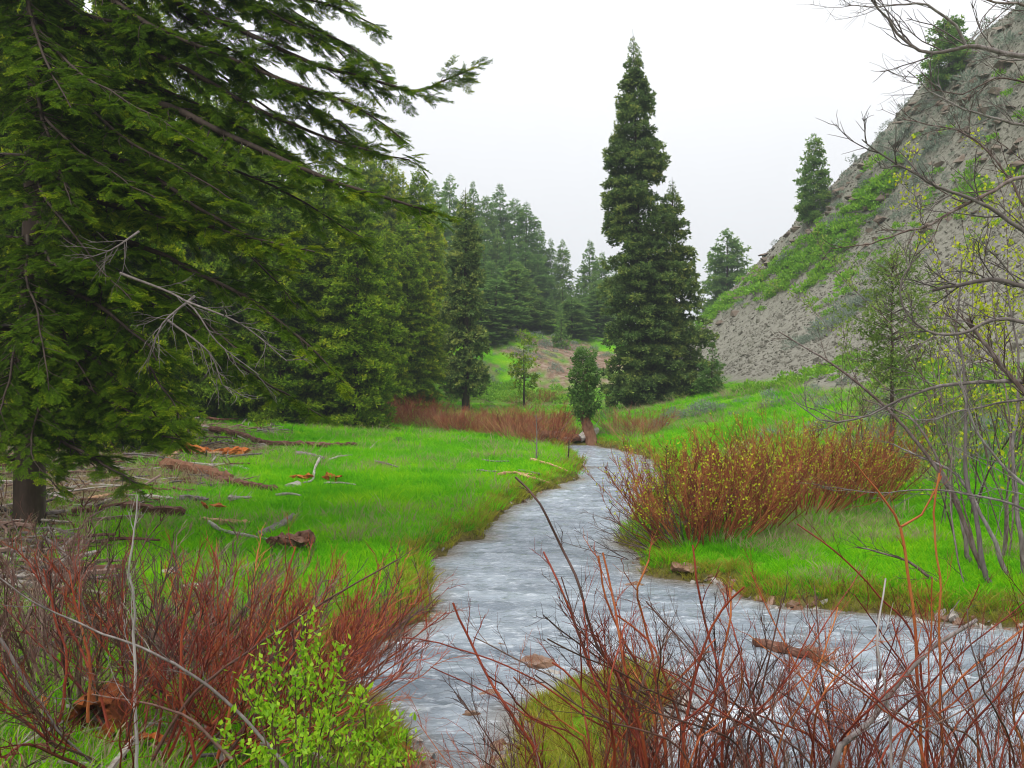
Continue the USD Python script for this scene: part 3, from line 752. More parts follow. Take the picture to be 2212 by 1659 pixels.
def spray_proto(seed, tint0):
    """A flat fir spray along +x, one unit long, of needled twigs."""
    r = np.random.default_rng(seed)
    mb = MB()
    mb.tube([[0, 0, 0], [0.5, 0, 0.01], [0.95, 0, -0.02]], [0.012, 0.009, 0.004], 3, 0.1, cap=False)
    twigs = [((0.15, 0, 0), (1, 0, -.03), 0.85)]
    for i in range(9):
        x = 0.08 + 0.09 * i
        sgn = 1 if i % 2 else -1
        twigs.append(((x, 0, 0), (0.75, sgn * r.uniform(0.6, 0.9), r.normal(-.08, .12)), r.uniform(0.26, 0.46) * (1.15 - 0.55 * x)))
        if r.random() < .5:
            twigs.append(((x + .04, 0, 0), (0.7, -sgn * r.uniform(0.6, 0.9), r.normal(-.08, .15)), r.uniform(0.18, 0.34) * (1.1 - 0.5 * x)))
    for o, d, L in twigs:
        d = unit(d)
        n = int(24 + 80 * L)
        s = r.uniform(0.04, 1, n)
        c = np.array(o) + d * (s * L)[:, None]
        side = unit(np.cross(d, [0, 0, 1]))
        a = r.choice([-1, 1], n)
        nd = d * 0.75 + side * (a * r.uniform(.45, .95, n))[:, None] + np.array([0, 0, 1]) * r.normal(0.1, .38, n)[:, None]
        mb.needles(c, nd, np.array([0, 0, 1.0]) + r.normal(0, .4, (n, 3)), r.uniform(0.07, 0.115, n), 0.017, np.clip(tint0 + 0.3 * s * r.random(n) + r.normal(0, .06, n), 0, 1))
    return mb.get()


def limb_path(pts, step=0.12):
    return catmull([P(*p) for p in pts], step)


def dress_limb(path, r0, rng, sec_len, needles_from=0.22, out=None, density=1.0, bright=0.3):
    """One limb with its side branches as a mesh, and the places of its sprays."""
    mb = MB()
    n = len(path)
    s = np.linspace(0, 1, n)
    path = path + (np.stack([meshkit.fbm(np.c_[s * 5, np.full(n, k), np.full(n, rng.uniform(0, 50))], 3, 2) for k in (1., 5., 9.)], -1) - .5) * 0.22 * s[:, None]
    mb.tube(path, r0 * (1 - 0.88 * s) + 0.003, 7, 0.35, rough=0.1, rng=rng)
    tan = unit(np.gradient(path, axis=0))
    seg = np.linalg.norm(np.diff(path, axis=0), axis=1).sum()
    k = int(seg / 0.105 * density)
    places = []

    def spray(c, d, up, L, br):
        d = unit(d)
        y = unit(np.cross(up, d))
        z = np.cross(d, y)
        places.append((c, np.stack([d, y, z], 1), L, br))

    for j in range(k):
        u = needles_from * 0.5 + (1 - needles_from * 0.5) * (j + rng.uniform(0, .9)) / k
        i = min(int(u * (n - 1)), n - 2)
        o, t = path[i], tan[i]
        side = unit(np.cross(t, [0, 0, 1.0])) * (1 if j % 2 else -1)
        d = unit(t * rng.uniform(.45, .9) + side * rng.uniform(.5, 1.0) + np.array([0, 0, rng.normal(-.08, .22)]))
        L = sec_len * (1.12 - 0.85 * u) * rng.uniform(.45, 1.15)
        m = max(3, int(L / 0.075))
        q = [o]
        for e in range(m):
            d = unit(d + np.array([0, 0, -0.045]) + t * 0.05 + rng.normal(0, .09, 3))
            q.append(q[-1] + d * L / m)
        q = np.array(q)
        mb.tube(q, np.linspace(r0 * 0.22 * (1.1 - u) + 0.004, 0.002, len(q)), 4, 0.45, cap=False)
        if u < needles_from and rng.random() < 0.75:
            continue
        for e in range(1, len(q)):
            v = e / (len(q) - 1)
            if v < 0.22 and rng.random() < .6:
                continue
            dd = unit(q[e] - q[e - 1])
            sd = unit(np.cross(dd, [0, 0, 1.0]))
            for sg in (-1, 1):
                if rng.random() < 0.8:
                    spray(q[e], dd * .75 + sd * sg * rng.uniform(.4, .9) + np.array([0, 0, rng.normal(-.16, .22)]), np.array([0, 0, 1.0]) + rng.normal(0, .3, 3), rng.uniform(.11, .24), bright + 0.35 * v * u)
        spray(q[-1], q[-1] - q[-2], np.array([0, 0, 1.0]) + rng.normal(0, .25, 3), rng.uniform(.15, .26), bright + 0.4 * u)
    spray(path[-1], tan[-1], np.array([0, 0, 1.0]), .22, bright + .4)
    return mb, places


SPRAYS = [('needle_spray', *spray_proto(900 + k, t), M['fir_needles']) for k, t in enumerate((.14, .20, .26, .34, .42, .52))]


def fir(label, base, limbs, trunk_pts, trunk_r, fill, seed, name='fir_tree'):
    rng = np.random.default_rng(seed)
    T = Thing(name, label, 'fir tree', base)
    mb = MB()
    tp = catmull(trunk_pts, 0.5)
    mb.tube(tp, trunk_r * np.linspace(1.15, .35, len(tp)), 14, 0.4, rough=.06, rng=rng)
    T.part('trunk', mb, M['dark_bark'], smooth=True)
    places = []
    for pts, r0, sl, nf, br in limbs:
        lb, pl = dress_limb(limb_path(pts), r0, rng, sl, nf, bright=br)
        T.part('limb', lb, M['dark_bark'], smooth=True)
        places += pl
    for (h, az, L, drop) in fill:
        o = np.array([np.interp(h, tp[:, 2], tp[:, 0]), np.interp(h, tp[:, 2], tp[:, 1]), h])
        d = np.array([math.sin(az), math.cos(az), 0])
        s = np.linspace(0, 1, max(6, int(L / .2)))[:, None]
        path = o + d * L * s + np.array([0, 0, 1.0]) * (0.12 * s - drop * s ** 2) * L
        lb, pl = dress_limb(path, 0.045, rng, 1.0, .25, bright=.16, density=.8)
        T.part('limb', lb, M['dark_bark'], smooth=True)
        places += pl
    pos = np.array([p[0] for p in places]) - base
    q = quats(np.array([p[1] for p in places]))
    sc = np.array([p[2] for p in places])
    br = np.array([p[3] for p in places])
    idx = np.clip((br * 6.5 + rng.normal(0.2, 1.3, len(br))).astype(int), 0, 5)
    print('sprays', len(br))
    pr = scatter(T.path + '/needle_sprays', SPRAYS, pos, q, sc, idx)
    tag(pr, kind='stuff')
    return T


fb = H(62, 1140)
FD = fb[1]
ftop = P(110, -900, FD)
fbx = fb
L_ = []


def limb(pts, r0=.055, sl=1.15, nf=.22, br=.22):
    L_.append((pts, r0, sl, nf, br))


limb([(70, -160, FD), (230, -60, FD - .6), (400, 15, FD - 1.2), (560, 80, FD - 1.8), (720, 153, FD - 2.2), (880, 195, FD - 2.5), (950, 180, FD - 2.6), (1030, 150, FD - 2.7)], .062, .85, .3, .25)
limb([(70, -300, FD), (300, -130, FD - .8), (520, -40, FD - 1.3), (690, 10, FD - 1.7), (800, 60, FD - 1.9)], .055, 1.0, .3, .2)
limb([(80, -120, FD), (300, 40, FD - 1.2), (500, 130, FD - 1.8), (660, 180, FD - 2.2), (780, 230, FD - 2.4), (870, 300, FD - 2.6)], .05, .9, .3, .2)
limb([(65, 170, FD), (180, 192, FD - .6), (350, 228, FD - 1.2), (480, 290, FD - 1.8), (620, 350, FD - 2.3), (760, 405, FD - 2.6), (860, 438, FD - 2.8), (960, 466, FD - 2.9)], .075, 1.0, .2, .3)
limb([(70, 40, FD), (320, 110, FD - 1.0), (560, 235, FD - 1.7), (720, 300, FD - 2.0), (885, 350, FD - 2.2)], .055, 1.0, .2, .25)
limb([(65, 290, FD), (240, 335, FD - .8), (360, 400, FD - 1.6), (440, 460, FD - 2.1), (560, 520, FD - 2.4), (640, 560, FD - 2.5)], .06, 1.0, .2, .22)
limb([(65, 410, FD), (230, 440, FD - 1.0), (400, 478, FD - 2.0), (560, 510, FD - 2.7), (680, 545, FD - 3.0)], .05, 1.0, .15, .6)
limb([(65, 480, FD), (180, 500, FD - .7), (300, 530, FD - 1.4), (420, 585, FD - 1.9), (540, 650, FD - 2.2), (660, 740, FD - 2.4), (740, 830, FD - 2.4)], .055, .95, .2, .28)
limb([(65, 560, FD), (230, 610, FD - .5), (400, 700, FD - .8), (520, 790, FD - 1.0), (640, 870, FD - 1.2), (700, 900, FD - 1.2)], .05, .8, .35, .25)
limb([(65, 600, FD), (180, 640, FD - 1.2), (280, 710, FD - 2.0), (345, 770, FD - 2.5)], .05, 1.0, .1, .28)
limb([(60, 700, FD), (180, 760, FD - 1.0), (290, 850, FD - 1.7), (390, 945, FD - 2.1)], .05, .9, .1, .24)
limb([(60, 800, FD), (170, 865, FD - 1.2), (280, 925, FD - 1.8), (395, 950, FD - 2.3)], .045, .9, .1, .2)
limb([(60, 860, FD), (130, 950, FD - 1.2), (220, 1000, FD - 1.9), (300, 1050, FD - 2.2)], .04, .75, .1, .16)
limb([(60, 640, FD), (30, 780, FD - 1.5), (-10, 930, FD - 2.4), (-30, 1040, FD - 2.7)], .026, .9, .02, .14)
limb([(60, 500, FD), (60, 600, FD - 1.6), (90, 740, FD - 2.9), (120, 850, FD - 3.4)], .026, .9, .02, .18)
limb([(60, 760, FD), (90, 880, FD - 1.6), (60, 980, FD - 2.4), (110, 1060, FD - 2.6)], .026, .8, .02, .14)
limb([(60, 330, FD), (100, 430, FD - 1.5), (200, 560, FD - 2.6), (280, 650, FD - 3.1)], .026, .95, .02, .2)
limb([(60, 180, FD), (100, 260, FD - 1.4), (220, 360, FD - 2.6), (330, 440, FD - 3.2)], .026, 1.0, .02, .2)
limb([(60, 20, FD), (120, 110, FD - 1.6), (260, 210, FD - 2.8), (420, 300, FD - 3.4)], .026, 1.0, .02, .2)
for (x0, y0, pts, br_) in (
        (70, -420, [(350, -230), (560, -120), (700, -50)], .2), (75, -220, [(260, -100), (430, -20), (600, 30), (730, 90), (820, 170)], .26), (70, -60, [(200, 40), (380, 90), (540, 170), (690, 250), (800, 330)], .26),
        (70, 80, [(220, 150), (420, 220), (600, 320), (700, 390)], .28), (65, 230, [(260, 270), (450, 340), (640, 430), (800, 520)], .3), (65, 350, [(240, 390), (420, 450), (560, 570), (640, 660)], .26),
        (65, 130, [(150, 200), (260, 290), (400, 370), (520, 440)], .2), (65, -20, [(180, 30), (330, 60), (470, 100), (600, 120)], .2), (65, 250, [(140, 300), (230, 380), (320, 460), (420, 520)], .2),
        (65, 520, [(200, 560), (330, 620), (450, 700), (520, 770)], .24), (65, 660, [(160, 680), (270, 740), (350, 830), (380, 900)], .22), (65, 740, [(140, 790), (220, 860), (330, 900)], .18),
        (65, 420, [(130, 500), (190, 590), (230, 690)], .2), (65, 560, [(110, 650), (150, 760), (200, 850)], .2), (65, 100, [(80, 200), (110, 320), (160, 430)], .2), (65, -100, [(60, 0), (90, 120), (150, 240)], .2)):
    dd_ = rng.uniform(1.2, 3.2)
    limb([(x0, y0, FD)] + [(x, y, FD - dd_ * (i + 1) / len(pts)) for i, (x, y) in enumerate(pts)], .034, 1.05, .10, br_)
for pts_ in ([(70, -520, FD), (380, -260, FD - .8), (600, -90, FD - 1.4), (760, 20, FD - 1.8)], [(70, -350, FD), (330, -160, FD - 1.0), (560, 10, FD - 1.7), (720, 110, FD - 2.1), (800, 210, FD - 2.2)], [(70, -250, FD), (280, -60, FD - .6), (470, 90, FD - 1.1), (640, 200, FD - 1.5), (740, 290, FD - 1.7)],
             [(70, -180, FD), (250, 0, FD + .3), (430, 130, FD + .5), (600, 250, FD + .6), (740, 370, FD + .6)], [(70, -450, FD), (320, -210, FD + .4), (520, -60, FD + .7), (680, 60, FD + .8)]):
    limb(pts_, .04, 1.1, .15, .2)
fill = []
for k in range(26):
    h = rng.uniform(1.6, 11.5)
    fill.append((h, rng.uniform(2.2, 6.6), rng.uniform(2.2, 3.6) * (1 - h / 26), rng.uniform(.25, .5)))
fir('near dark drooping fir at the left edge, its long limbs reaching out over the meadow', fb, L_, [fb - [0, 0, .4], P(70, 700, FD), P(85, 150, FD), ftop], .21, fill, 78)

# the second trunk, left of it, and dead bare limbs
dm = MB()


def twigs(mb, path, rng, n, L, r, levels=2, tint=.5, up=.2, ang=.8, sides=3, umin=.2, decay=.5, out=None):
    """Adds n side twigs (and theirs) to a path. out collects tips and directions."""
    tan = unit(np.gradient(path, axis=0))
    for j in range(n):
        u = umin + (1 - umin) * (j + rng.uniform(0, 1)) / n
        i = min(int(u * (len(path) - 1)), len(path) - 2)
        t = tan[i]
        a = unit(np.cross(t, rng.normal(0, 1, 3)))
        d = unit(t + a * ang * rng.uniform(.6, 1.3) + np.array([0, 0, up]))
        l = L * rng.uniform(.4, 1.15) * (1.1 - .55 * u)
        m = 5 if levels > 1 else 3
        q = [path[i] + (path[i + 1] - path[i]) * rng.uniform(0, 1)]
        for e in range(m):
            d = unit(d + np.array([0, 0, up * .22]) + rng.normal(0, .13, 3))
            q.append(q[-1] + d * l / m)
        q = np.array(q)
        tt = np.clip(tint + rng.normal(0, .08), 0, 1)
        mb.tube(q, np.linspace(r, r * .45, len(q)), sides, tt, cap=False)
        if out is not None:
            for e in range(2, len(q)):
                out.append((q[e], unit(q[e] - q[e - 1])))
        if levels > 1:
            twigs(mb, q, rng, max(2, int(n * decay)), L * .42, r * .55, levels - 1, tt, up, ang, 3, .25, decay, out)


for pts, r0 in ([[(420, 640, 11.2), (350, 700, 10.8), (330, 760, 10.7)], .02], [[(260, 590, 11.4), (400, 650, 11.0), (470, 740, 10.8), (560, 810, 10.7)], .022], [[(300, 500, 11), (240, 540, 10.7), (180, 560, 10.6)], .018],
                [[(360, 690, 11.0), (450, 760, 10.8), (480, 830, 10.7), (500, 850, 10.7)], .018], [[(400, 650, 11), (520, 700, 10.6), (620, 780, 10.5)], .018]):
    p = limb_path(pts)
    dm.tube(p, np.linspace(r0 * .8, .004, len(p)), 6, .4)
    twigs(dm, p, rng, 9, .6, .006, 2, .4, -.05, .8)
T = Thing('dead_branch', 'grey leafless dead branches tangled low in the drooping fir', 'dead branch', P(420, 640, 11.2))
T.part('dead_limbs', dm, M['grey_bark'], smooth=True, kind='stuff')

# ------------------------------------------------------------------ shrubs


def shrub_stems(rng, base, n, height, spread, r0, ntw, twl, levels, tint=(.3, .8), foot=.15, up=.25, lean=(0, 0), out=None, sides=5, seg=.12, decay=.5, umin=.25):
    """A list of stem meshes, each with its twigs."""
    stems = []
    for k in range(n):
        a = rng.uniform(0, 2 * np.pi)
        rad = math.sqrt(rng.uniform(0, 1))
        o = base + np.array([math.cos(a), math.sin(a), 0]) * foot * rad
        o[2] = float(ground(o[0], o[1])) - .04
        d = unit(np.array([math.cos(a) * rad * spread + lean[0], math.sin(a) * rad * spread + lean[1], 1.0]) + rng.normal(0, .12, 3))
        L = height * rng.uniform(.65, 1.12) * (1 + .25 * rad)
        m = max(4, int(L / seg))
        q = [o]
        for e in range(m):
            d = unit(d + np.array([0, 0, up * .12]) + rng.normal(0, .085, 3))
            q.append(q[-1] + d * L / m)
        q = np.array(q)
        mb = MB()
        t = rng.uniform(*tint)
        r = r0 * rng.uniform(.65, 1.2)
        mb.tube(q, np.linspace(r, r * .3, len(q)), sides, t, cap=False)
        twigs(mb, q, rng, ntw, twl, r * .42, levels, t - .12, up, .75, 3, umin, decay, out)
        stems.append(mb)
    return stems


def leaves_at(tips, rng, per, L, W, spread=.02, tint=(.2, .9)):
    mb = MB()
    if not tips:
        return mb
    c = np.array([t[0] for t in tips])
    d = np.array([t[1] for t in tips])
    k = rng.integers(0, len(c), int(len(c) * per))
    n = len(k)
    dd = unit(d[k] * .6 + rng.normal(0, .6, (n, 3)) + [0, 0, .25])
    mb.blades(c[k] + rng.normal(0, spread, (n, 3)), dd, rng.normal(0, .5, (n, 3)) + [0, 0, 1], L * rng.uniform(.6, 1.3, n), W * rng.uniform(.7, 1.2, n), rng.uniform(*tint, n))
    return mb


def merge(list_):
    m = MB()
    for a in list_:
        v, f, t = a.get()
        m.add(v, f, t)
    return m


# the budding bush by the creek, right of the bend
for px, py, D_, nst, hh, lab in ((1512, 1166, None, 125, 1.35, 'leftmost of the reddish budding bushes, leaning out over the creek bend'),
                                 (1585, 1142, None, 95, 1.45, 'reddish bush with yellow buds, second from the creek bend'),
                                 (1725, 1108, None, 120, 1.65, 'large rounded bush dotted with yellow buds on the right bank'),
                                 (1845, 1085, None, 90, 1.35, 'rightmost yellow green budding bush, partly behind bare branches')):
    bs = H(px, py)
    r = np.random.default_rng(px)
    tips = []
    st = shrub_stems(r, bs, nst, hh, 1.08, .012, 11, .42, 2, (.2, .95), .7, .35, (0, 0), tips, 4, .2, .5)
    T = Thing('budding_bush', lab, 'bush', bs, 'budding bushes on the right bank')
    for k in range(0, 12):
        T.part('stem', st[k], M['olive_stem'])
    T.part('stems', merge(st[12:]), M['olive_stem'], kind='stuff')
    T.part('buds', leaves_at(tips, r, .13 if px > 1520 else .13, .045, .032), M['bud_leaves'], kind='stuff')
    if px == 1512:      # low dead stems hanging over the water
        lo = []
        st = shrub_stems(r, bs + [-.5, -.1, 0], 30, 1.15, 2.2, .011, 7, .38, 2, (.2, .8), .5, .1, (-1.3, -.3), lo, 4, .2)
        T.part('drooping_stems', merge(st), M['brown_bark'], kind='stuff')

# bare red shrubs in the band behind the meadow
r = np.random.default_rng(31)
srcs = []
band = []
for px in np.arange(655, 1232, 13):
    for rowk in range(3):
        x = px + r.uniform(-9, 9)
        yb = np.interp(x, [640, 750, 900, 1000, 1100, 1180, 1260], [905, 908, 922, 930, 945, 962, 950]) - rowk * 17 + r.uniform(-4, 4)
        if r.random() < .15 or (rowk == 2 and r.random() < .4) or (rowk > 0 and 980 < x < 1032):
            continue
        band.append((x, yb))
band += [(1345, 930), (1365, 948), (1385, 940), (1405, 935), (1375, 925), (1165, 870), (1185, 868), (1120, 875)]
for i, (px, py) in enumerate(sorted(band, key=lambda t: t[1])):
    bs = H(px, py)
    yb = np.interp(px, [640, 750, 900, 1000, 1100, 1180, 1260], [905, 908, 922, 930, 945, 962, 950]) - py
    where_ = 'left of the conifer with bare trunk' if px < 725 else 'left of the columnar spruce' if px < 1000 else 'right of the columnar spruce' if px < 1135 else 'nearest the creek head'
    lab = f'bare rust red shrub, {"front" if yb < 9 else "middle" if yb < 26 else "rear"} row of the thicket {where_}' if px < 1300 else 'bare orange red shrub at the foot of the tallest spruce'
    grp = 'bare red shrubs in the thicket behind the meadow' if px < 1300 else 'red shrubs at the foot of the tallest spruce'
    if len(srcs) < 4:
        st = shrub_stems(r, bs, 36, .95, 1.4, .008, 8, .40, 2, (.05, 1), .5, .3, sides=3, seg=.22, decay=.5)
        T = Thing('red_shrub', lab, 'shrub', bs, grp)
        T.base = 'red_shrub'
        T.part('stems', merge(st), M[('far_stem', 'far_stem', 'olive_stem', 'red_stem')[len(srcs)]], kind='stuff')
        srcs.append(T)
    else:
        copy_of(srcs[r.integers(4)], bs - [0, 0, .05], r.uniform(0, 360), r.uniform(.5, 1.25), lab, 'shrub', grp)

# ------------------------------------------------------------------ foreground shrubs with traced stems


def traced(pts, r0, r1, rng, ntw=7, twl=.4, levels=2, tint=.6, up=.25, ang=.7, step=.07, sides=7, wob=.015, umin=.2, out=None, tw_r=.42, decay=.5):
    p = catmull([P(*q) for q in pts], step)
    s = np.linspace(0, 1, len(p))
    p = p + (np.stack([meshkit.fbm(np.c_[s * 9, np.full(len(p), k), np.full(len(p), rng.uniform(0, 90))], 3, 3) for k in (1., 5., 9.)], -1) - .5) * wob * 2
    mb = MB()
    mb.tube(p, r0 + (r1 - r0) * s, sides, tint)
    twigs(mb, p, rng, ntw, twl, max(r1, r0 * .5) * tw_r * 1.2, levels, tint - .15, up, ang, 4, umin, decay, out)
    return mb


rng = np.random.default_rng(404)


def foot(px, D):
    """Pixel row where the ground shows at this column and depth (so that a traced stem starts in the soil)."""
    g = at(px, D)
    k = (g[2] - CAMZ) / D
    # invert ray(): z/y -> row
    t = math.tan(math.atan(k) + PITCH)
    return (px, 829.5 - t * FPX + 6, D)


T = Thing('dogwood_shrub', 'bare red stemmed shrub in the lower middle with a tall dark leaning twig', 'shrub', at(1400, 4.9), 'bare shrubs on the near bank')
T.part('stem', traced([foot(1400, 5.2), (1350, 1520, 5.2), (1290, 1390, 5.3), (1255, 1272, 5.3), (1216, 1190, 5.4), (1165, 1088, 5.4), (1112, 1035, 5.5)], .011, .006, rng, 5, .35, 2, .2, .05, .8), M['dull_stem'], smooth=True, label='tall dark grey brown leaning stem')
T.part('stem', traced([foot(1440, 4.9), (1400, 1640, 4.9), (1300, 1490, 4.9), (1255, 1385, 5.0), (1208, 1262, 5.0), (1172, 1192, 5.1)], .0105, .005, rng, 8, .3, 2, .35), M['red_stem'], smooth=True)
T.part('stem', traced([foot(1230, 4.9), (1170, 1655, 4.9), (1100, 1540, 4.9), (1065, 1480, 4.95), (1022, 1400, 5.0), (976, 1302, 5.0)], .0115, .0055, rng, 8, .3, 2, .4), M['red_stem'], smooth=True)
T.part('stem', traced([foot(1420, 4.8), (1390, 1650, 4.8), (1240, 1530, 4.7), (1100, 1440, 4.7), (950, 1390, 4.7), (870, 1380, 4.7)], .007, .003, rng, 8, .3, 2, .3), M['red_stem'], smooth=True)
T.part('stem', traced([foot(1300, 5.0), (1250, 1640, 5.0), (1130, 1540, 5.0), (1000, 1470, 5.1), (930, 1440, 5.1)], .0065, .003, rng, 7, .3, 2, .3), M['red_stem'], smooth=True)
hero = [([(1395, 1650), (1370, 1520), (1345, 1400), (1322, 1280), (1302, 1190)], .6), ([(1420, 1650), (1400, 1500), (1345, 1370), (1310, 1290), (1290, 1200)], .75), ([(1440, 1650), (1420, 1480), (1395, 1350), (1380, 1270), (1400, 1210)], .8),
        ([(1480, 1650), (1470, 1560), (1430, 1440), (1400, 1380), (1330, 1330)], .6), ([(1470, 1650), (1490, 1520), (1520, 1400), (1560, 1320), (1610, 1270)], .5), ([(1350, 1650), (1310, 1560), (1240, 1470), (1190, 1430)], .4),
        ([(1500, 1650), (1540, 1520), (1560, 1420), (1580, 1330), (1575, 1270)], .75), ([(1560, 1650), (1570, 1500), (1535, 1380), (1510, 1280), (1495, 1180)], .3)]
for pts, tt in hero:
    D0 = rng.uniform(4.4, 5.3)
    T.part('stem', traced([foot(pts[0][0] + 20, D0)] + [(x, y, D0 + rng.uniform(-.1, .1)) for x, y in pts], .0115, .0045, rng, 8, .34, 2, tt), M['red_stem'], smooth=True)

T = Thing('dogwood_shrub', 'bare orange red shrub in the lower right with a tall forked orange stem', 'shrub', at(1950, 4.9), 'bare shrubs on the near bank')
T.part('stem', traced([foot(2010, 5.0), (1985, 1500, 5.0), (1975, 1350, 5.0), (1962, 1235, 5.0), (1946, 1140, 5.0)], .009, .0075, rng, 3, .3, 1, .9, umin=.1), M['red_stem'], smooth=True, label='tall orange stem below the fork')
T.part('stem', traced([(1946, 1140, 5.0), (1915, 1085, 5.0), (1870, 1030, 5.0), (1830, 985, 5.0)], .0068, .003, rng, 5, .2, 1, .75), M['red_stem'], smooth=True, label='left fork of the tall orange stem')
T.part('stem', traced([(1946, 1140, 5.0), (1990, 1110, 5.0), (2015, 1070, 5.0), (2035, 1030, 5.0)], .0068, .003, rng, 4, .2, 1, .75), M['red_stem'], smooth=True, label='right fork of the tall orange stem')
T.part('stem', traced([foot(2040, 4.9), (2030, 1400, 4.9), (2030, 1300, 4.9), (2020, 1110, 4.9), (2028, 1020, 4.9)], .0072, .005, rng, 3, .25, 1, .9), M['red_stem'], smooth=True)
T.part('stem', traced([foot(1800, 4.6), (1800, 1659, 4.6), (1870, 1570, 4.7), (1990, 1420, 4.9), (2110, 1340, 5.0)], .021, .010, rng, 4, .5, 1, .6), M['grey_bark'], smooth=True, label='thick dead grey leaning stem')
T.part('stem', traced([foot(1935, 4.5), (1925, 1640, 4.5), (1915, 1500, 4.5), (1895, 1390, 4.5), (1915, 1250, 4.6)], .0085, .004, rng, 4, .4, 1, .9), M['grey_bark'], smooth=True, label='slender pale grey dead stem')
T.part('stem', traced([foot(2010, 5.2), (1990, 1440, 5.2), (1900, 1290, 5.2), (1800, 1190, 5.2), (1720, 1130, 5.3)], .009, .004, rng, 7, .4, 2, .3), M['red_stem'], smooth=True)
for k in range(85):
    px = rng.uniform(1270, 2270)
    D0 = rng.uniform(4.3, 5.6)
    tipx, tipy = px + rng.normal(-30, 200), rng.uniform(1230, 1480)
    mat = M['red_stem'] if rng.random() < .55 else M['dull_stem']
    mx, my = (px + tipx) / 2 + rng.normal(0, 25), (1640 + tipy) / 2
    T.part('stem', traced([foot(px, D0), (px, 1650, D0), (mx, my, D0 + rng.normal(0, .15)), (tipx, tipy, D0 + rng.normal(0, .3))], rng.uniform(.005, .012), .003, rng, 13, .40, 2, rng.uniform(.1, .9)), mat, smooth=True)

for px_, D_, lab_ in ((1620, 4.3, 'reddish twiggy shrub nearest the camera right of centre'), (2020, 4.4, 'tangled dark twiggy shrub around the tall forked orange stem'), (1180, 4.8, 'sparse reddish twigs at the bottom left of the grassy islet'), (1500, 4.7, 'tangled dull red twiggy shrub low between the two orange stemmed shrubs'), (1760, 4.6, 'dense brownish twiggy shrub at the bottom right of the grassy islet'), (1300, 4.6, 'thin twiggy shrub at the bottom centre in front of the islet')):
    bs = at(px_, D_)
    T = Thing('dogwood_shrub', lab_, 'shrub', bs, 'bare shrubs on the near bank')
    for k_, mb in enumerate(shrub_stems(rng, bs, 24 if px_ > 1250 else 12, 1.0, 1.2, .0065, 11, .4, 2, (.1, .8), .5, .1)):
        T.part('stem', mb, M['dull_stem' if k_ % 2 else 'red_stem'])
T = Thing('dogwood_shrub', 'thin dark red twiggy shrub in the bottom right corner', 'shrub', at(2150, 4.2), 'bare shrubs on the near bank')
for mb in shrub_stems(rng, at(2120, 4.3), 16, 1.0, 1.5, .007, 9, .36, 2, (.1, .7), .5, .1):
    T.part('stem', mb, M['red_stem'])

# left foreground shrub
for cx0, D0, n, hh, sp, lean, lab, mat, tint in (
        (330, 6.2, 46, 1.2, 1.5, (.35, 0), 'bare dark red shrub fanning out from beside the rotten stump', 'red_stem', (.05, .6)),
        (560, 7.2, 56, 1.2, 1.35, (.30, 0), 'bare bright red shrub in front of the meadow, reaching towards the creek', 'red_stem', (.25, .95)),
        (150, 7.0, 40, 1.1, 1.6, (0, 0), 'grey brown twiggy shrub at the left edge', 'dull_stem', (.2, .9)),
        (610, 8.6, 44, 1.05, 1.5, (.3, .0), 'low bare red shrub bending over the creek on the left bank', 'red_stem', (.2, .8)),
        (380, 9.0, 40, 1.05, 1.5, (0, 0), 'brownish bare shrub below the fallen logs', 'dull_stem', (.3, 1.0)),
        (-20, 8.2, 34, 1.2, 1.5, (0, 0), 'shaded grey shrub under the fir at the left edge', 'dull_stem', (.2, .9))):
    bs = at(cx0, D0)
    T = Thing('dogwood_shrub', lab, 'shrub', bs, 'bare shrubs on the left bank')
    for k_, mb in enumerate(shrub_stems(rng, bs, n, hh, sp, .0105, 10, .42, 2, tint, .45, .22, lean)):
        T.part('stem', mb, M[mat if k_ % 4 else 'dull_stem'])
T = Thing('dogwood_shrub', 'broken grey and red stems leaning across the bottom left corner', 'shrub', at(100, 5.6), 'bare shrubs on the left bank')
for pts, mt, tt in (([(620, 1655), (450, 1480), (300, 1400), (120, 1330), (0, 1250)], 'grey_bark', .5), ([(0, 1380), (60, 1480), (140, 1590), (200, 1650)], 'grey_bark', .3), ([(330, 1640), (420, 1500), (560, 1390), (700, 1300), (860, 1210)], 'dull_stem', .4),
                    ([(130, 1560), (145, 1430), (120, 1330), (95, 1230)], 'red_stem', .4), ([(190, 1560), (195, 1440), (170, 1330), (150, 1230)], 'red_stem', .7), ([(500, 1640), (420, 1560), (330, 1520), (200, 1500)], 'dull_stem', .6),
                    ([(290, 1330), (280, 1240), (290, 1150), (295, 1070)], 'grey_bark', .9), ([(420, 1640), (390, 1480), (400, 1330), (430, 1200)], 'red_stem', .5), ([(470, 1640), (520, 1450), (590, 1330), (640, 1180)], 'red_stem', .6)):
    D0 = rng.uniform(5.3, 6.2)
    T.part('stem', traced(([foot(pts[0][0] + 6, D0)] if pts[0] == (290, 1330) else []) + [(x, y, D0) for x, y in pts], .011, .004, rng, 7, .4, 2, tt), M[mt], smooth=True)

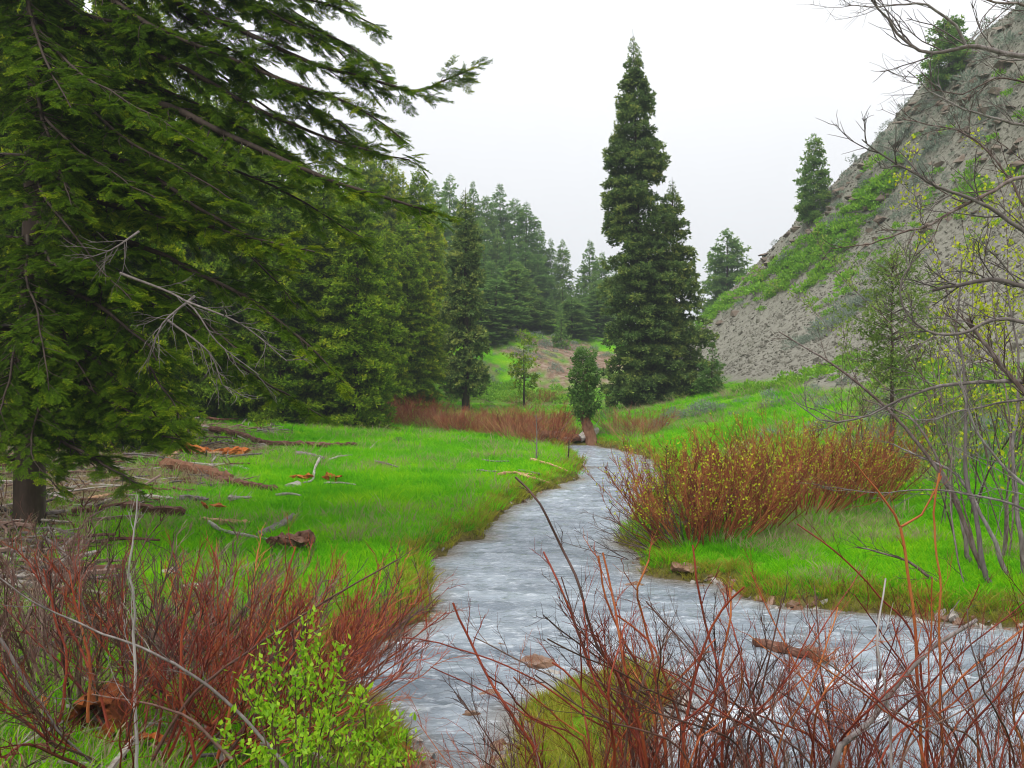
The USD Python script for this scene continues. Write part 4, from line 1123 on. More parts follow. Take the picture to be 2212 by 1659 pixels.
# leafy shrub at the bottom, left of the creek
tips = []
T = Thing('leafy_shrub', 'bright lime green leafy shrub at the bottom beside the creek', 'shrub', at(700, 5.5))
for (tx, ty, bx, D0) in ((660, 1345, 640, 5.6), (690, 1400, 660, 5.5), (600, 1385, 600, 5.7), (560, 1440, 600, 5.6), (520, 1480, 600, 5.5), (640, 1470, 620, 5.3), (730, 1480, 700, 5.4), (780, 1500, 740, 5.5), (835, 1560, 760, 5.4), (875, 1590, 800, 5.5),
                         (900, 1640, 820, 5.4), (700, 1560, 680, 5.2), (590, 1540, 620, 5.2), (760, 1600, 740, 5.1), (650, 1610, 660, 5.0), (830, 1640, 790, 5.0), (480, 1590, 540, 5.2), (560, 1630, 580, 5.0), (740, 1400, 690, 5.7), (690, 1500, 650, 5.6)):
    o = []
    mb = traced([foot(bx, D0), ((bx + tx) / 2 + rng.normal(0, 12), (1690 + ty) / 2, D0), (tx, ty, D0 - .1)], .007, .003, rng, 8, .22, 1, .5, .4, .5, out=o)
    T.part('stem', mb, M['dull_stem'], smooth=True)
    tips += [t for t in o if t[0][2] > at(bx, D0)[2] + .22] * 1
    p = catmull([P(bx, (1690 + ty) / 2, D0), P(tx, ty, D0 - .1)], .03)
    tips += [(q, np.array([0, 0, 1.0])) for q in p[len(p) // 3:]] * 2
T.part('leaves', leaves_at(tips, rng, 3.4, .042, .021, .022, (.1, 1)), M['lime_leaves'], kind='stuff')

# ------------------------------------------------------------------ bare tree and shrubs on the right
rng = np.random.default_rng(909)
bt = at(2370, 7.2)
T = Thing('bare_tree', 'leafless grey brown tree whose curved branches reach in from the right edge', 'bare tree', bt)
trunk = catmull([bt - [0, 0, .3], P(2360, 1000, 7.2), P(2380, 500, 7.2), P(2370, 0, 7.2), P(2400, -500, 7.2)], .15)
mb = MB()
mb.tube(trunk, np.linspace(.13, .05, len(trunk)), 12, .5, rough=.06, rng=rng)
T.part('trunk', mb, M['grey_bark'], smooth=True)
LB = [([(2370, 130), (2212, 120), (2150, 110), (2090, 98), (2010, 116), (1960, 90), (1920, 40), (1880, -5)], .030, .008), ([(2090, 98), (2065, 60), (2000, 8), (1930, 12), (1815, 12)], .014, .003), ([(2380, 60), (2270, 20), (2130, 0), (2100, -30)], .02, .006),
      ([(2370, 300), (2212, 272), (2140, 250), (2050, 225), (1960, 150)], .018, .004), ([(2370, 420), (2212, 380), (2150, 410), (2060, 455), (1990, 490), (1900, 520)], .024, .006), ([(2360, 640), (2212, 500), (2100, 430), (2000, 390), (1900, 330), (1860, 300)], .026, .005),
      ([(2375, 660), (2212, 620), (2140, 602), (2070, 618), (2016, 624)], .030, .016), ([(2370, 760), (2212, 695), (2150, 690), (2070, 722), (2000, 716), (1950, 660), (1945, 600), (1990, 545)], .022, .006),
      ([(2370, 840), (2212, 822), (2120, 826), (2030, 836), (1950, 865), (1880, 895), (1810, 911), (1770, 908), (1720, 872)], .024, .005), ([(2365, 900), (2212, 865), (2100, 880), (2000, 905), (1940, 900)], .014, .004),
      ([(2365, 1000), (2212, 845), (2150, 770), (2090, 690)], .032, .015), ([(2370, 1150), (2212, 1050), (2130, 960), (2100, 900), (2060, 760)], .02, .005), ([(2360, 1180), (2212, 1100), (2050, 1060), (1900, 1070), (1790, 1050)], .014, .003),
      ([(2360, 560), (2240, 480), (2150, 340), (2060, 280), (1950, 260)], .016, .004), ([(2360, 200), (2230, 180), (2150, 170), (2080, 200), (2000, 190)], .012, .004)]
for pts, r0, r1 in LB:
    D0 = 7.2
    n = len(pts)
    dd = rng.normal(0, .5)
    q = [(x, y, D0 + dd * i / (n - 1)) for i, (x, y) in enumerate(pts)]
    T.part('limb', traced(q, r0 * .85, r1 * .8, rng, 12, .6, 2, rng.uniform(.35, .75), .12, .75, .08, 7, .03, .25, tw_r=.4, decay=.55), M['grey_bark' if rng.random() < .4 else 'brown_bark'], smooth=True)

T = Thing('bare_tree', 'clump of slender leaning grey trunks on the right bank in front of the green slope', 'bare tree', at(2130, 12.6))
for pts in ([(2190, 1360), (2150, 1260), (2100, 1180), (2040, 1040), (1960, 930), (1890, 860), (1790, 780), (1680, 720)], [(2150, 1350), (2130, 1250), (2112, 1130), (2085, 1000), (2085, 850), (2070, 700), (2080, 560)], [(2110, 1340), (2090, 1200), (2075, 1100), (2010, 960), (1960, 900), (1860, 860)],
            [(2210, 1340), (2205, 1150), (2190, 980), (2200, 800), (2170, 600)], [(2180, 1200), (2130, 1130), (2070, 1030), (2010, 1000), (1930, 960)], [(2200, 1350), (2060, 1270), (1960, 1215), (1850, 1180)]):
    D0 = 12.4 + abs(rng.normal(0, .5))
    q = [foot(pts[0][0], D0)] + [(x, y, D0 + .1 * i) for i, (x, y) in enumerate(pts[1:])]
    T.part('stem', traced(q, .036, .008, rng, 10, .85, 2, rng.uniform(.3, .7), .15, .75, .12, 8, .04, .2, tw_r=.26, decay=.4), M['grey_bark' if rng.random() < .5 else 'brown_bark'], smooth=True)

for i, (px, D0, hh, lab) in enumerate(((2040, 17, 3.2, 'tall sparse shrub with tiny yellow green leaves left of the leafless tree'), (2120, 14, 3.6, 'tall sparse shrub with yellow green leaves behind the leaning grey trunks'), (2190, 19, 5.6, 'tallest yellow green leafing shrub against the right hillside'),
                                       (2240, 15, 5.0, 'yellow green leafing shrub at the right edge'), (1890, 21, 2.6, 'low leafing shrub at the foot of the scree'), (2150, 12.5, 3.0, 'leafing shrub low on the right bank'))):
    bs = at(px, D0)
    tips = []
    st = shrub_stems(rng, bs, 5, hh, .5, .015, 12, .75, 2, (.2, .8), .6, .2, (0, 0), tips, 5, .3, .5)
    T = Thing('leafing_shrub', lab, 'shrub', bs, 'leafing shrubs below the right hillside')
    for mb in st:
        T.part('stem', mb, M['brown_bark'])
    T.part('leaves', leaves_at(tips, rng, .5 if hh < 4.5 else 2.2, .065, .045, .06), M['bud_leaves' if i in (0, 1, 3) else 'feathery_leaves'], kind='stuff')

# ------------------------------------------------------------------ deadwood, stones


def chunk(rng, size, n=14, squash=(1, 1, .7), fine=True):
    p = rng.normal(0, 1, (n, 3))
    p = unit(p) * rng.uniform(.75, 1.1, (n, 1)) * np.array(squash) * size
    h = trimesh.convex.convex_hull(p)
    v, f = trimesh.remesh.subdivide(np.array(h.vertices), np.array(h.faces))
    if fine:
        v, f = trimesh.remesh.subdivide(v, f)
        v, f = trimesh.remesh.subdivide(v, f)
        v = v + (np.stack([meshkit.fbm(v / size * 6 + k * 7, 3, k + 5) for k in range(3)], -1) - .5) * size * .16
    v = v + (np.stack([meshkit.fbm(v / size * 1.7 + k * 7 + rng.uniform(0, 60), 3, k) for k in range(3)], -1) - .5) * size * .35
    return v, f


def stone(name, label, cat, loc, size, mat, squash=(1, .8, .55), group=None):
    T = Thing(name, label, cat, loc, group, rotz=0)
    v, f = chunk(rng, size, 16, squash)
    put(T.path + '/rock', v + [0, 0, size * squash[2] * .3], f, M[mat], rng.uniform(.2, .8, len(v)) * 0 + rng.uniform(.3, .7), False)
    return T


def log(label, pts, r0, r1, mat, cat='log', stubs=0, lift=1.2, group=None, name='fallen_log', bark=None):
    """Points (px, py) or (px, py, height above the ground)."""
    w = []
    r0, r1 = (r0 * .72, r1 * .72) if cat == 'log' and 'creek' not in label and 'riffle' not in label else (r0, r1)
    for p in pts:
        h = H(p[0], p[1]) if len(p) == 2 else None
        w.append(h + [0, 0, r0 * lift + (.05 if cat == 'stick' and h[1] > 15 else 0)] if h is not None else P(*p))
    q = catmull(w, max(.06, r0))
    q = q + rng.normal(0, r0 * .10, q.shape)
    T = Thing(name, label, cat, q[0], group)
    mb = MB()
    tt_ = np.linspace(0, 1, len(q))
    wob = .78 + .45 * meshkit.fbm(np.c_[tt_ * 14, tt_ * 0, np.full(len(q), rng.uniform(0, 60))], 3, 5)
    wob[[0, -1]] *= .7
    mb.tube(q, np.linspace(r0, r1, len(q)) * wob, 10 if r0 > .03 else 6, .5, rough=.2, rng=rng)
    T.part('trunk' if cat == 'log' else 'stick', mb, M[mat], smooth=r0 < .03)
    if stubs:
        sb = MB()
        twigs(sb, q, rng, stubs, r0 * 5, r0 * .09, 1, .6, .1, .9, 4, .1)
        T.part('branch_stubs', sb, M[bark or mat], kind='stuff')
    return T


log('thick reddish brown fallen log with pale stripped top at the meadow left side', [(352, 1018), (420, 1030), (500, 1048)], .20, .14, 'red_bark', stubs=7, bark='grey_bark')
log('dark mossy end of a broken log just right of the thick reddish log', [(470, 1046), (530, 1058), (600, 1068)], .13, .09, 'log_bark', stubs=8, bark='dull_stem')
log('long dark red rotting log at the back left of the meadow', [(455, 935), (520, 950), (570, 966), (636, 968)], .17, .10, 'log_bark', stubs=8)
log('dark decaying log continuing to the right in the meadow grass', [(636, 966), (700, 970), (770, 968)], .14, .08, 'log_bark', stubs=12, bark='dull_stem')
log('short dark grey log crossing the grass in the middle of the meadow', [(640, 985), (670, 990), (700, 998)], .10, .07, 'grey_bark', stubs=2)
log('pale grey forked stick lying upright against the short grey log', [(690, 998), (680, 1020), (675, 1045), (655, 1052)], .035, .02, 'silver_wood', 'stick', name='fallen_stick')
log('dark brown log half hidden by bare shrubs, low in the log pile', [(270, 1110), (330, 1118), (400, 1122)], .14, .11, 'log_bark', stubs=6, bark='silver_wood')
log('tan barkless log lying below the dark brown log', [(430, 1130), (480, 1135), (540, 1138)], .07, .05, 'tan_wood', stubs=3)
log('white bleached bent branch below the tan log', [(450, 1140), (480, 1160), (520, 1168), (590, 1175)], .035, .02, 'silver_wood', 'stick', name='fallen_stick')
log('red brown log standing out of the shaded ground at the left edge', [(20, 1130), (70, 1165), (110, 1180)], .06, .05, 'red_bark')
log('weathered grey log lying behind the red shrub', [(560, 1165), (600, 1145), (640, 1120)], .08, .06, 'grey_bark', stubs=6)
log('pale leaning broken pole stub beside the orange wood pieces', [(365, 998), (385, 985)], .05, .04, 'tan_wood', 'stick', name='fallen_stick')
for k, (a, b_, c, lab) in enumerate(((1146, 1000, [(1146, 1000), (1190, 1012), (1228, 1028)], 'longest pale tan branch at the tip of the meadow by the creek'), (0, 0, [(1076, 1033), (1110, 1030), (1150, 1034)], 'tan driftwood branch left of the creek bend'), (0, 0, [(1120, 1032), (1150, 1042), (1186, 1052)], 'lowest pale branch pointing down to the creek edge'),
                                     (0, 0, [(1040, 1000), (1070, 1003), (1100, 1003)], 'thin grey branch farthest left of the driftwood group'), (0, 0, [(1120, 1022), (1150, 1028), (1170, 1033)], 'short grey stick among the driftwood by the creek'), (0, 0, [(1030, 1022), (1060, 1026), (1090, 1026)], 'small dark stick lying near the driftwood'),
                                     (0, 0, [(810, 1003), (840, 1010), (860, 1016)], 'thin curved brown stick alone in the middle of the meadow'), (0, 0, [(700, 1052), (740, 1052), (768, 1056)], 'white stick lying in the grass below the orange bark pieces'), (0, 0, [(595, 1078), (625, 1076), (650, 1080)], 'pale horizontal stick at the left of the bright grass'),
                                     (0, 0, [(710, 1000), (735, 992), (760, 990)], 'bleached stick right of the short grey log'), (0, 0, [(800, 975), (815, 960), (822, 955)], 'grey branch stub poking out of the far grass'))):
    log(lab, c, .045 if k < 3 else .03, .02, 'tan_wood' if k in (0, 1, 2) else 'grey_bark' if k in (3, 4, 5, 6) else 'silver_wood', 'stick', stubs=1 if k < 3 else 0, name='fallen_stick', group='sticks lying on the meadow')
log('half sunken brown log lying in the riffle behind the red stems on the right', [(x_, y_, float(flat(x_, y_, .05)[1])) for x_, y_ in ((1630, 1385), (1690, 1402), (1740, 1412), (1790, 1424))], .06, .04, 'log_bark', stubs=12, bark='dull_stem')
log('white bleached driftwood log at the head of the creek', [(1256, 962), (1270, 954), (1292, 944)], .22, .14, 'silver_wood', stubs=2)
log('dark driftwood log lying across the head of the creek', [(1172, 958), (1210, 956), (1258, 962)], .2, .15, 'log_bark', stubs=10, bark='grey_bark')
log('pale driftwood branch on top of the dark creek log', [(1196, 950), (1215, 952), (1235, 957)], .09, .06, 'silver_wood', stubs=5)
log('dead grey fallen trunk under the trees left of the red thicket', [(640, 905), (690, 898), (750, 902), (800, 905)], .10, .05, 'grey_bark', stubs=6)
log('pale dead trunk leaning in the red thicket', [(850, 880), (900, 895), (930, 905)], .07, .05, 'silver_wood', stubs=4)
log('grey fallen branch with raised tip under the fir at the back left', [(320, 935), (355, 915), (400, 900)], .07, .04, 'grey_bark', stubs=8)

r_ = np.random.default_rng(12)
for k, (x, y, L, lab) in enumerate(((215, 1000, 70, 'grey fallen branch left of the orange heaps, under the fir skirt'), (150, 1045, 80, 'pale fallen branch right of the near fir trunk'), (300, 1060, 60, 'brown broken branch left of the thick reddish log'), (230, 1085, 90, 'long grey branch across the litter below the fir'),
                                    (340, 1085, 70, 'silvery branch lying above the dark brown log'), (420, 1092, 60, 'grey branch piece above the tan log'), (190, 1120, 70, 'weathered branch on the litter left of the dark brown log'), (450, 985, 60, 'grey sticks lying behind the orange heaps'),
                                    (520, 1090, 50, 'white stick at the left edge of the bright meadow'), (590, 935, 70, 'thin grey branch near the back of the meadow on the left'), (480, 910, 70, 'grey branch beneath the trees at the back left'), (560, 900, 60, 'dead grey branch lying under the bushy conifers'),
                                    (130, 1000, 60, 'reddish branch lying just right of the fir trunk'), (270, 1020, 60, 'short grey branch between the fir skirt and the reddish log'), (395, 1065, 50, 'pale stick just below the thick reddish log'))):
    a_ = r_.normal(0, .25)
    dx, dy = L * .5 * math.cos(a_), L * .18 * math.sin(a_)
    log(lab, [(x - dx, y - dy), (x + r_.normal(0, 5), y + r_.normal(0, 3)), (x + dx, y + dy)], r_.uniform(.03, .07), .02, ('silver_wood', 'grey_bark', 'log_bark', 'tan_wood')[k % 4], 'stick', stubs=6, name='fallen_branch')
# a thin dead snag and its brush pile at the tip of the meadow
sn = H(1158, 1000)
T = Thing('dead_snag', 'thin grey dead sapling standing at the meadow tip beside the creek', 'dead sapling', sn)
mb = MB()
p = catmull([sn - [0, 0, .1], sn + [.02, 0, .7], sn + [.0, 0, 1.4]], .15)
mb.tube(p, np.linspace(.03, .01, len(p)), 6, .6)
twigs(mb, p, rng, 14, .35, .008, 1, .5, -.1, 1.0, 3, .05)
T.part('trunk', mb, M['grey_bark'])
sn = H(1227, 995)
T = Thing('dead_snag', 'tiny dark dead sapling standing at the water edge below the creek head', 'dead sapling', sn)
mb = MB()
p = catmull([sn - [0, 0, .1], sn + [.02, 0, .3], sn + [.03, 0, .65]], .1)
mb.tube(p, np.linspace(.03, .01, len(p)), 6, .3)
twigs(mb, p, rng, 7, .2, .008, 1, .3, .1, 1.0, 3, .3)
T.part('trunk', mb, M['dark_bark'])

# the juniper with its peeling leaning trunk
jb = H(1280, 955)
D0 = jb[1]
T = Thing('juniper_tree', 'narrow dark green juniper on a leaning reddish trunk at the head of the creek', 'juniper tree', jb)
mb = MB()
p = catmull([jb - [0, 0, .3], P(1272, 930, D0), P(1262, 895, D0), P(1268, 850, D0), P(1266, 790, D0)], .15)
mb.tube(p, np.linspace(.27, .05, len(p)) ** 1.0, 12, .7, rough=.12, rng=rng)
T.part('trunk', mb, M['red_bark'])
c, tr, lb = conifer(411, P(1265, 752, D0)[2] - P(1265, 905, D0)[2], [(0, .42), (.15, .56), (.5, .58), (.8, .46), (1, .12)], .14, 9, .7, .1, .2, .14, .055, 170, .0, .25, .03)
o = P(1263, 905, D0)
c.v = [v + o for v in c.v]
T.part('crown', c, M['juniper_needles'])

# rotten orange wood
rng = np.random.default_rng(66)


def rotten(label, px, py, n, size, spread, squash=(1.3, .8, .5), mat='rotten_wood'):
    o = H(px, py)
    T = Thing('rotten_wood', label, 'rotten wood', o)
    for k in range(n):
        v, f = chunk(rng, size * rng.uniform(.6, 1.1), 12, squash)
        dx = spread * (k - (n - 1) / 2) / max(1, n - 1) * 2 if n > 1 else 0
        a = rng.normal(0, .3)
        v = v @ np.array([[math.cos(a), 0, math.sin(a)], [0, 1, 0], [-math.sin(a), 0, math.cos(a)]])
        put(numbered('chunk', T.path), v * 1.2 + [dx, rng.normal(0, size * .3), size * .3 + .10], f, M[mat], np.full(len(v), rng.uniform(.4, .75)))
    return T


rotten('bright orange crumbled wood pieces, left heap at the back of the meadow', 428, 985, 4, .24, .30)
rotten('bright orange crumbled wood pieces, right heap beside the left heap', 502, 988, 5, .20, .38)
rotten('small slanting orange brown wood piece in the meadow grass', 652, 1042, 3, .13, .16, (1.3, .6, .6))
rotten('orange brown bark piece with pale underside in the meadow grass', 718, 1044, 3, .14, .16)
rotten('reddish brown crumbled wood under the fir at the left', 165, 975, 4, .24, .4)
rotten('red brown rotten lump at the end of the dark log behind the bare shrubs', 455, 1108, 2, .12, .12)
rotten('dark red rotten stump mass behind the bright red shrub', 625, 1190, 5, .17, .25, (1, .8, .8), 'log_bark')
rotten('orange crumbs of wood at the bottom edge in the grass', 312, 1640, 3, .055, .09)
rotten('orange crumbs of wood at the bottom edge below the leafy shrub', 520, 1650, 3, .05, .08)
# hollow rotten stump in the lower left corner
o = H(205, 1585)
T = Thing('rotten_stump', 'hollow rust brown rotten log end in the lower left corner', 'rotten stump', o)
a = np.linspace(0, 2 * np.pi, 26)[:-1]
ro, ri = .15 * (1 + .18 * rng.uniform(-1, 1, 25)), .10 * (1 + .15 * rng.uniform(-1, 1, 25))
rings = []
for rr, yy in ((ro * .9, .35), (ro, .05), (ro, -.08), (ri, -.06 + .03 * rng.uniform(-1, 1, 25)), (ri * .8, .3)):
    rings.append(np.stack([rr * np.cos(a) * 1.1, np.broadcast_to(yy, (25,)), rr * np.sin(a) * .95 + .11], -1))
v = np.vstack(rings)
k = np.arange(25)
f = np.vstack([np.vstack([np.stack([i * 25 + k, i * 25 + (k + 1) % 25, (i + 1) * 25 + (k + 1) % 25], 1), np.stack([i * 25 + k, (i + 1) * 25 + (k + 1) % 25, (i + 1) * 25 + k], 1)]) for i in range(4)])
v, f = trimesh.remesh.subdivide(v, f)
v = v + (np.stack([meshkit.fbm(v * 18 + q_, 3, 4) for q_ in (0, 9, 20)], -1) - .5) * .06
put(T.path + '/shell', v, f, M['rotten_wood'], np.full(len(v), .25))
vv, ff = chunk(rng, .075, 12, (1.2, .8, .6))
put(T.path + '/fallen_chunk', vv + [-.17, -.05, .05], ff, M['rotten_wood'], np.full(len(vv), .45))
o = H(92, 1560)
T = Thing('wood_splinter', 'upright orange wood splinter left of the hollow rotten log', 'wood splinter', o)
v = np.array([[-.03, 0, -.05], [.035, .01, -.05], [.04, 0, .05], [.018, .01, .13], [-.005, 0, .17], [-.025, .005, .08]])
v2 = v + [0, .02, 0]
n6 = np.arange(6)
f = np.vstack([[[0, i, i + 1] for i in range(1, 5)], [[6, 6 + i + 1, 6 + i] for i in range(1, 5)], np.stack([n6, (n6 + 1) % 6 + 6, (n6 + 1) % 6], 1), np.stack([n6, n6 + 6, (n6 + 1) % 6 + 6], 1)])
put(T.path + '/splinter', np.vstack([v, v2]), f, M['rotten_wood'], np.full(12, .95))

# stones in and beside the creek, on the left bank
rng = np.random.default_rng(67)
for px, py, s, mat, lab, sq in ((1165, 1432, .22, 'brown_stone', 'largest brown wet stone in the creek above the grassy islet', (1.3, .8, .6)), (1190, 1462, .12, 'pale_stone', 'pale stone just below the largest brown creek stone', (1.1, .8, .6)), (1000, 1545, .16, 'brown_stone', 'brown stone in the riffle at the lower left of the islet', (1.3, .8, .5)),
                                (1075, 1395, .10, 'brown_stone', 'small brown stone breaking the water up the creek', (1.2, .8, .5)), (955, 1402, .11, 'brown_stone', 'brown stone near the left bank of the creek', (1.4, .8, .5)), (1138, 1068, .15, 'brown_stone', 'small dark stone in the middle of the upper creek', (1.3, .8, .5)),
                                (1475, 1245, .20, 'brown_stone', 'rounded brown rock at the grassy point of the right bank', (1.2, .9, .6)), (1405, 1240, .17, 'pale_stone', 'flat pale slab at the waterline of the right bank', (1.6, .8, .25)), (1370, 1262, .12, 'brown_stone', 'low brown rock left of the pale slab', (1.3, .8, .4)),
                                (920, 1312, .10, 'brown_stone', 'small dark stone under the left bank edge', (1.4, .8, .4)), (1060, 1500, .10, 'brown_stone', 'stone with broken water around it left of the islet', (1.2, .8, .5)), (1745, 1410, .18, 'brown_stone', 'dark rock in the riffle beside the half sunken brown log', (1.5, .8, .5)),
                                (1400, 1075, .2, 'brown_stone', 'tan stone at the right edge of the upper creek', (1.4, .8, .5)),
                                (372, 1245, .13, 'pale_stone', 'upper pale grey stone among the red shrubs', (1, .8, .7)), (420, 1275, .17, 'pale_stone', 'wide pale grey stone among the red shrubs', (1.5, .8, .5)), (365, 1335, .06, 'pale_stone', 'small round whitish stone below the wide grey stone', (1, .9, .8)),
                                (250, 1425, .09, 'pale_stone', 'small grey stone low in the left shrubs', (1.3, .8, .6)), (340, 1440, .07, 'pale_stone', 'little pale stone right of the small grey stone', (1.3, .8, .6)), (562, 968, .22, 'pale_stone', 'pale angular stone beside the long rotting log', (1.2, .9, .6)), (635, 1052, .18, 'pale_stone', 'grey stone beside the forked stick in the meadow', (1.2, .9, .6))):
    loc = H(px, py)
    wet = _sd([[loc[0], loc[1]]])[0] < .05
    if wet:
        xy = flat(px, py, .0)
        loc = np.array([xy[0], xy[1], -.02])
    stone('stone', lab, 'stone', loc, s * (1 if wet else 1.0), mat, sq, 'stones of the creek and bank')

# ------------------------------------------------------------------ right hill: ledges, scree, brush
rng = np.random.default_rng(68)
spots = [(1600, 628), (1640, 575), (1675, 540), (1720, 508), (1775, 462), (1830, 410), (1880, 365), (1925, 312), (1965, 262), (2010, 225), (2060, 190), (2110, 145), (2160, 110), (2060, 265), (2130, 225), (2190, 190), (1960, 330), (2020, 310), (2100, 330), (2180, 290), (1850, 455), (1910, 420)]
for i, (px, py) in enumerate(spots):
    o = H(px, py + 8)
    T = Thing('rock_outcrop', f'brown rocky ledge, {ORD[i]} from the lower end of the skyline' if i < 13 else f'brown rocky ledge, {ORD[i - 13]} from the left of those below the skyline', 'rock outcrop', o, 'ledges along the top of the scree slope')
    for k in range(10):
        v, f = chunk(rng, rng.uniform(.2, .62), 9, (1.3, 1.0, .6), False)
        dx, dy = rng.normal(0, 1.7), rng.normal(0, 1.4)
        dz = float(ground(o[0] + dx, o[1] + dy)) - o[2]
        put(numbered('rock', T.path), v + [dx, dy, dz], f, M['cliff_stone'], np.full(len(v), rng.uniform(.3, .7)))

sv = []
for k in range(4):
    h = trimesh.convex.convex_hull(unit(rng.normal(0, 1, (9, 3))) * [1.2, .9, .6])
    sv.append(('scree_block', np.array(h.vertices), np.array(h.faces), np.full(len(h.vertices), .3 + .15 * k), M['scree_stone']))
X, Y = rng.uniform(10, 42, 60000), rng.uniform(24, 98, 60000)
keep = (_tal(np.stack([X, Y], -1)) + (meshkit.fbm(np.c_[X, Y, 0 * X] * .3, 3, 44) - .5) * 1.2 > .55) & (rng.random(60000) < np.clip(45 / Y, 0, 1) ** .6)
X, Y = X[keep][:24000], Y[keep][:24000]
Zs = ground(X, Y)
T = Thing('scree', 'loose grey brown stones covering the right hillside', 'scree', (0, 0, 0), kind='stuff')
from scipy.spatial.transform import Rotation
tag(scatter(T.path + '/stones', sv, np.stack([X, Y, Zs], -1), Rotation.random(len(X), random_state=3).as_quat(), np.exp(rng.normal(-2.45, .45, len(X))), rng.integers(0, 4, len(X))), kind='stuff')


def clump(seed, n, leaf, w, height=.6):
    r = np.random.default_rng(seed)
    mb = MB()
    d = unit(r.normal(0, 1, (n, 3)) + [0, 0, .6])
    c = d * (r.uniform(.3, 1, n) ** .6)[:, None] * [1, 1, height]
    c[:, 2] = np.abs(c[:, 2])
    mb.blades(c, d + r.normal(0, .6, (n, 3)) + [0, 0, .5], r.normal(0, 1, (n, 3)) + [0, 0, .8], leaf * r.uniform(.6, 1.3, n), w * r.uniform(.7, 1.2, n), np.clip(.2 + .6 * r.random(n), 0, 1))
    return mb.get()


BR = [('leaf_clump', *clump(500 + k, 150, .30, .16), M['brush_leaves']) for k in range(3)]
SG = [('leaf_clump', *clump(520 + k, 170, .34, .07, .75), M['sage_leaves']) for k in range(3)]


def brush(name, label, cat, pts, n, wpx, size, protos, sink=.1):
    """Clumps scattered along a strip given by pixels on the hillside."""
    line = np.array([H(*p) for p in pts])
    s = np.sort(rng.uniform(0, len(line) - 1, n))
    i = np.clip(s.astype(int), 0, len(line) - 2)
    c = line[i] + (line[i + 1] - line[i]) * (s - i)[:, None]
    c = c + rng.normal(0, 1, (n, 3)) * [wpx, wpx * 1.2, 0]
    c[:, 2] = ground(c[:, 0], c[:, 1]) - sink
    o = line[0]
    T = Thing(name, label, cat, o, kind='stuff')
    tag(scatter(T.path + '/clumps', protos, c - o, yaw_quats(rng.uniform(0, 6.28, n), .2, rng), size * np.exp(rng.normal(0, .35, n)), rng.integers(0, len(protos), n)), kind='stuff')


brush('hill_brush', 'long bright green strip of brush slanting down the scree below the rocky skyline', 'brush', [(1540, 665), (1620, 625), (1700, 570), (1770, 520), (1850, 455), (1930, 390)], 330, .55, .5, BR)
brush('hill_brush', 'lower bright green strip of brush beside the long one', 'brush', [(1660, 640), (1720, 590), (1790, 540), (1850, 500)], 130, .45, .45, BR)
brush('hill_brush', 'small green brush patch alone in the middle of the scree', 'brush', [(1765, 595), (1790, 580), (1810, 565)], 60, .6, .45, BR)
brush('hill_brush', 'bright green brush at the foot of the scree behind the tallest spruce', 'brush', [(1530, 690), (1560, 665), (1590, 640)], 90, .7, .5, BR)
brush('hill_brush', 'green brush scattered across the upper right hillside', 'brush', [(1880, 560), (1990, 470), (2100, 420), (2200, 380)], 60, 2.0, .5, BR)
brush('hill_brush', 'lush green brush along the base of the scree', 'brush', [(1600, 850), (1700, 830), (1800, 790), (1900, 800), (2050, 860), (2200, 840)], 170, .6, .38, BR)
brush('hill_brush', 'green brush on the low rise in front of the brown slope', 'brush', [(960, 860), (1060, 845), (1150, 850), (1210, 868)], 220, 1.6, .42, BR)
brush('hill_brush', 'grey green brush scattered on the brown slope', 'brush', [(1060, 770), (1150, 760), (1220, 740), (1300, 735)], 150, 2.6, .4, SG)
brush('hill_brush', 'bright green brush scattered over the top of the brown slope', 'brush', [(1090, 715), (1160, 700), (1230, 715), (1300, 740)], 130, 2.0, .36, BR)
brush('hill_sage', 'grey sagebrush dotted along the rocky top of the right hill', 'sagebrush', [(1700, 500), (1800, 420), (1900, 330), (2000, 250), (2100, 180), (2200, 120)], 300, 2.0, .45, SG)
brush('hill_sage', 'grey sagebrush across the upper face of the right hill below the rocky ledges', 'sagebrush', [(1880, 430), (1980, 380), (2080, 300), (2200, 230)], 110, 2.6, .45, SG)
brush('hill_sage', 'grey sagebrush in a slanting strip on the middle of the scree', 'sagebrush', [(1740, 740), (1820, 690), (1880, 640)], 70, .8, .5, SG)
brush('hill_sage', 'grey green sagebrush scattered over the grassy slope on the right', 'sagebrush', [(1480, 890), (1600, 860), (1750, 870), (1900, 880), (2050, 930), (2180, 940)], 90, 1.2, .32, SG)
for px, py, s, lab in ((1455, 905, .6, 'grey sagebrush bush nearest the foot of the tallest spruce'), (1500, 900, .65, 'rounded grey sagebrush right of the tallest spruce'), (1545, 890, .55, 'grey sagebrush farther right on the green slope'), (1425, 925, .45, 'low sagebrush behind the orange red shrubs'), (1310, 905, .6, 'green grey bush right behind the leaning juniper trunk'), (862, 958, .28, 'small dark bush alone on the far meadow')):
    o = H(px, py)
    T = Thing('sagebrush', lab, 'sagebrush', o)
    v, f, t = clump(int(px), 420, .22, .05, .8)
    put(T.path + '/foliage', v * s, f, M['sage_leaves'] if 'green grey' not in lab and 'dark' not in lab else M['juniper_needles'], t)
    mb = MB()
    for k in range(7):
        d = unit(rng.normal(0, 1, 3) + [0, 0, 1.2])
        mb.tube([[0, 0, -.05], d * s * .4, d * s * .8], [.02, .014, .006], 4, .5, cap=False)
    T.part('stems', mb, M['grey_bark'], local=True, kind='stuff')

# ------------------------------------------------------------------ grass


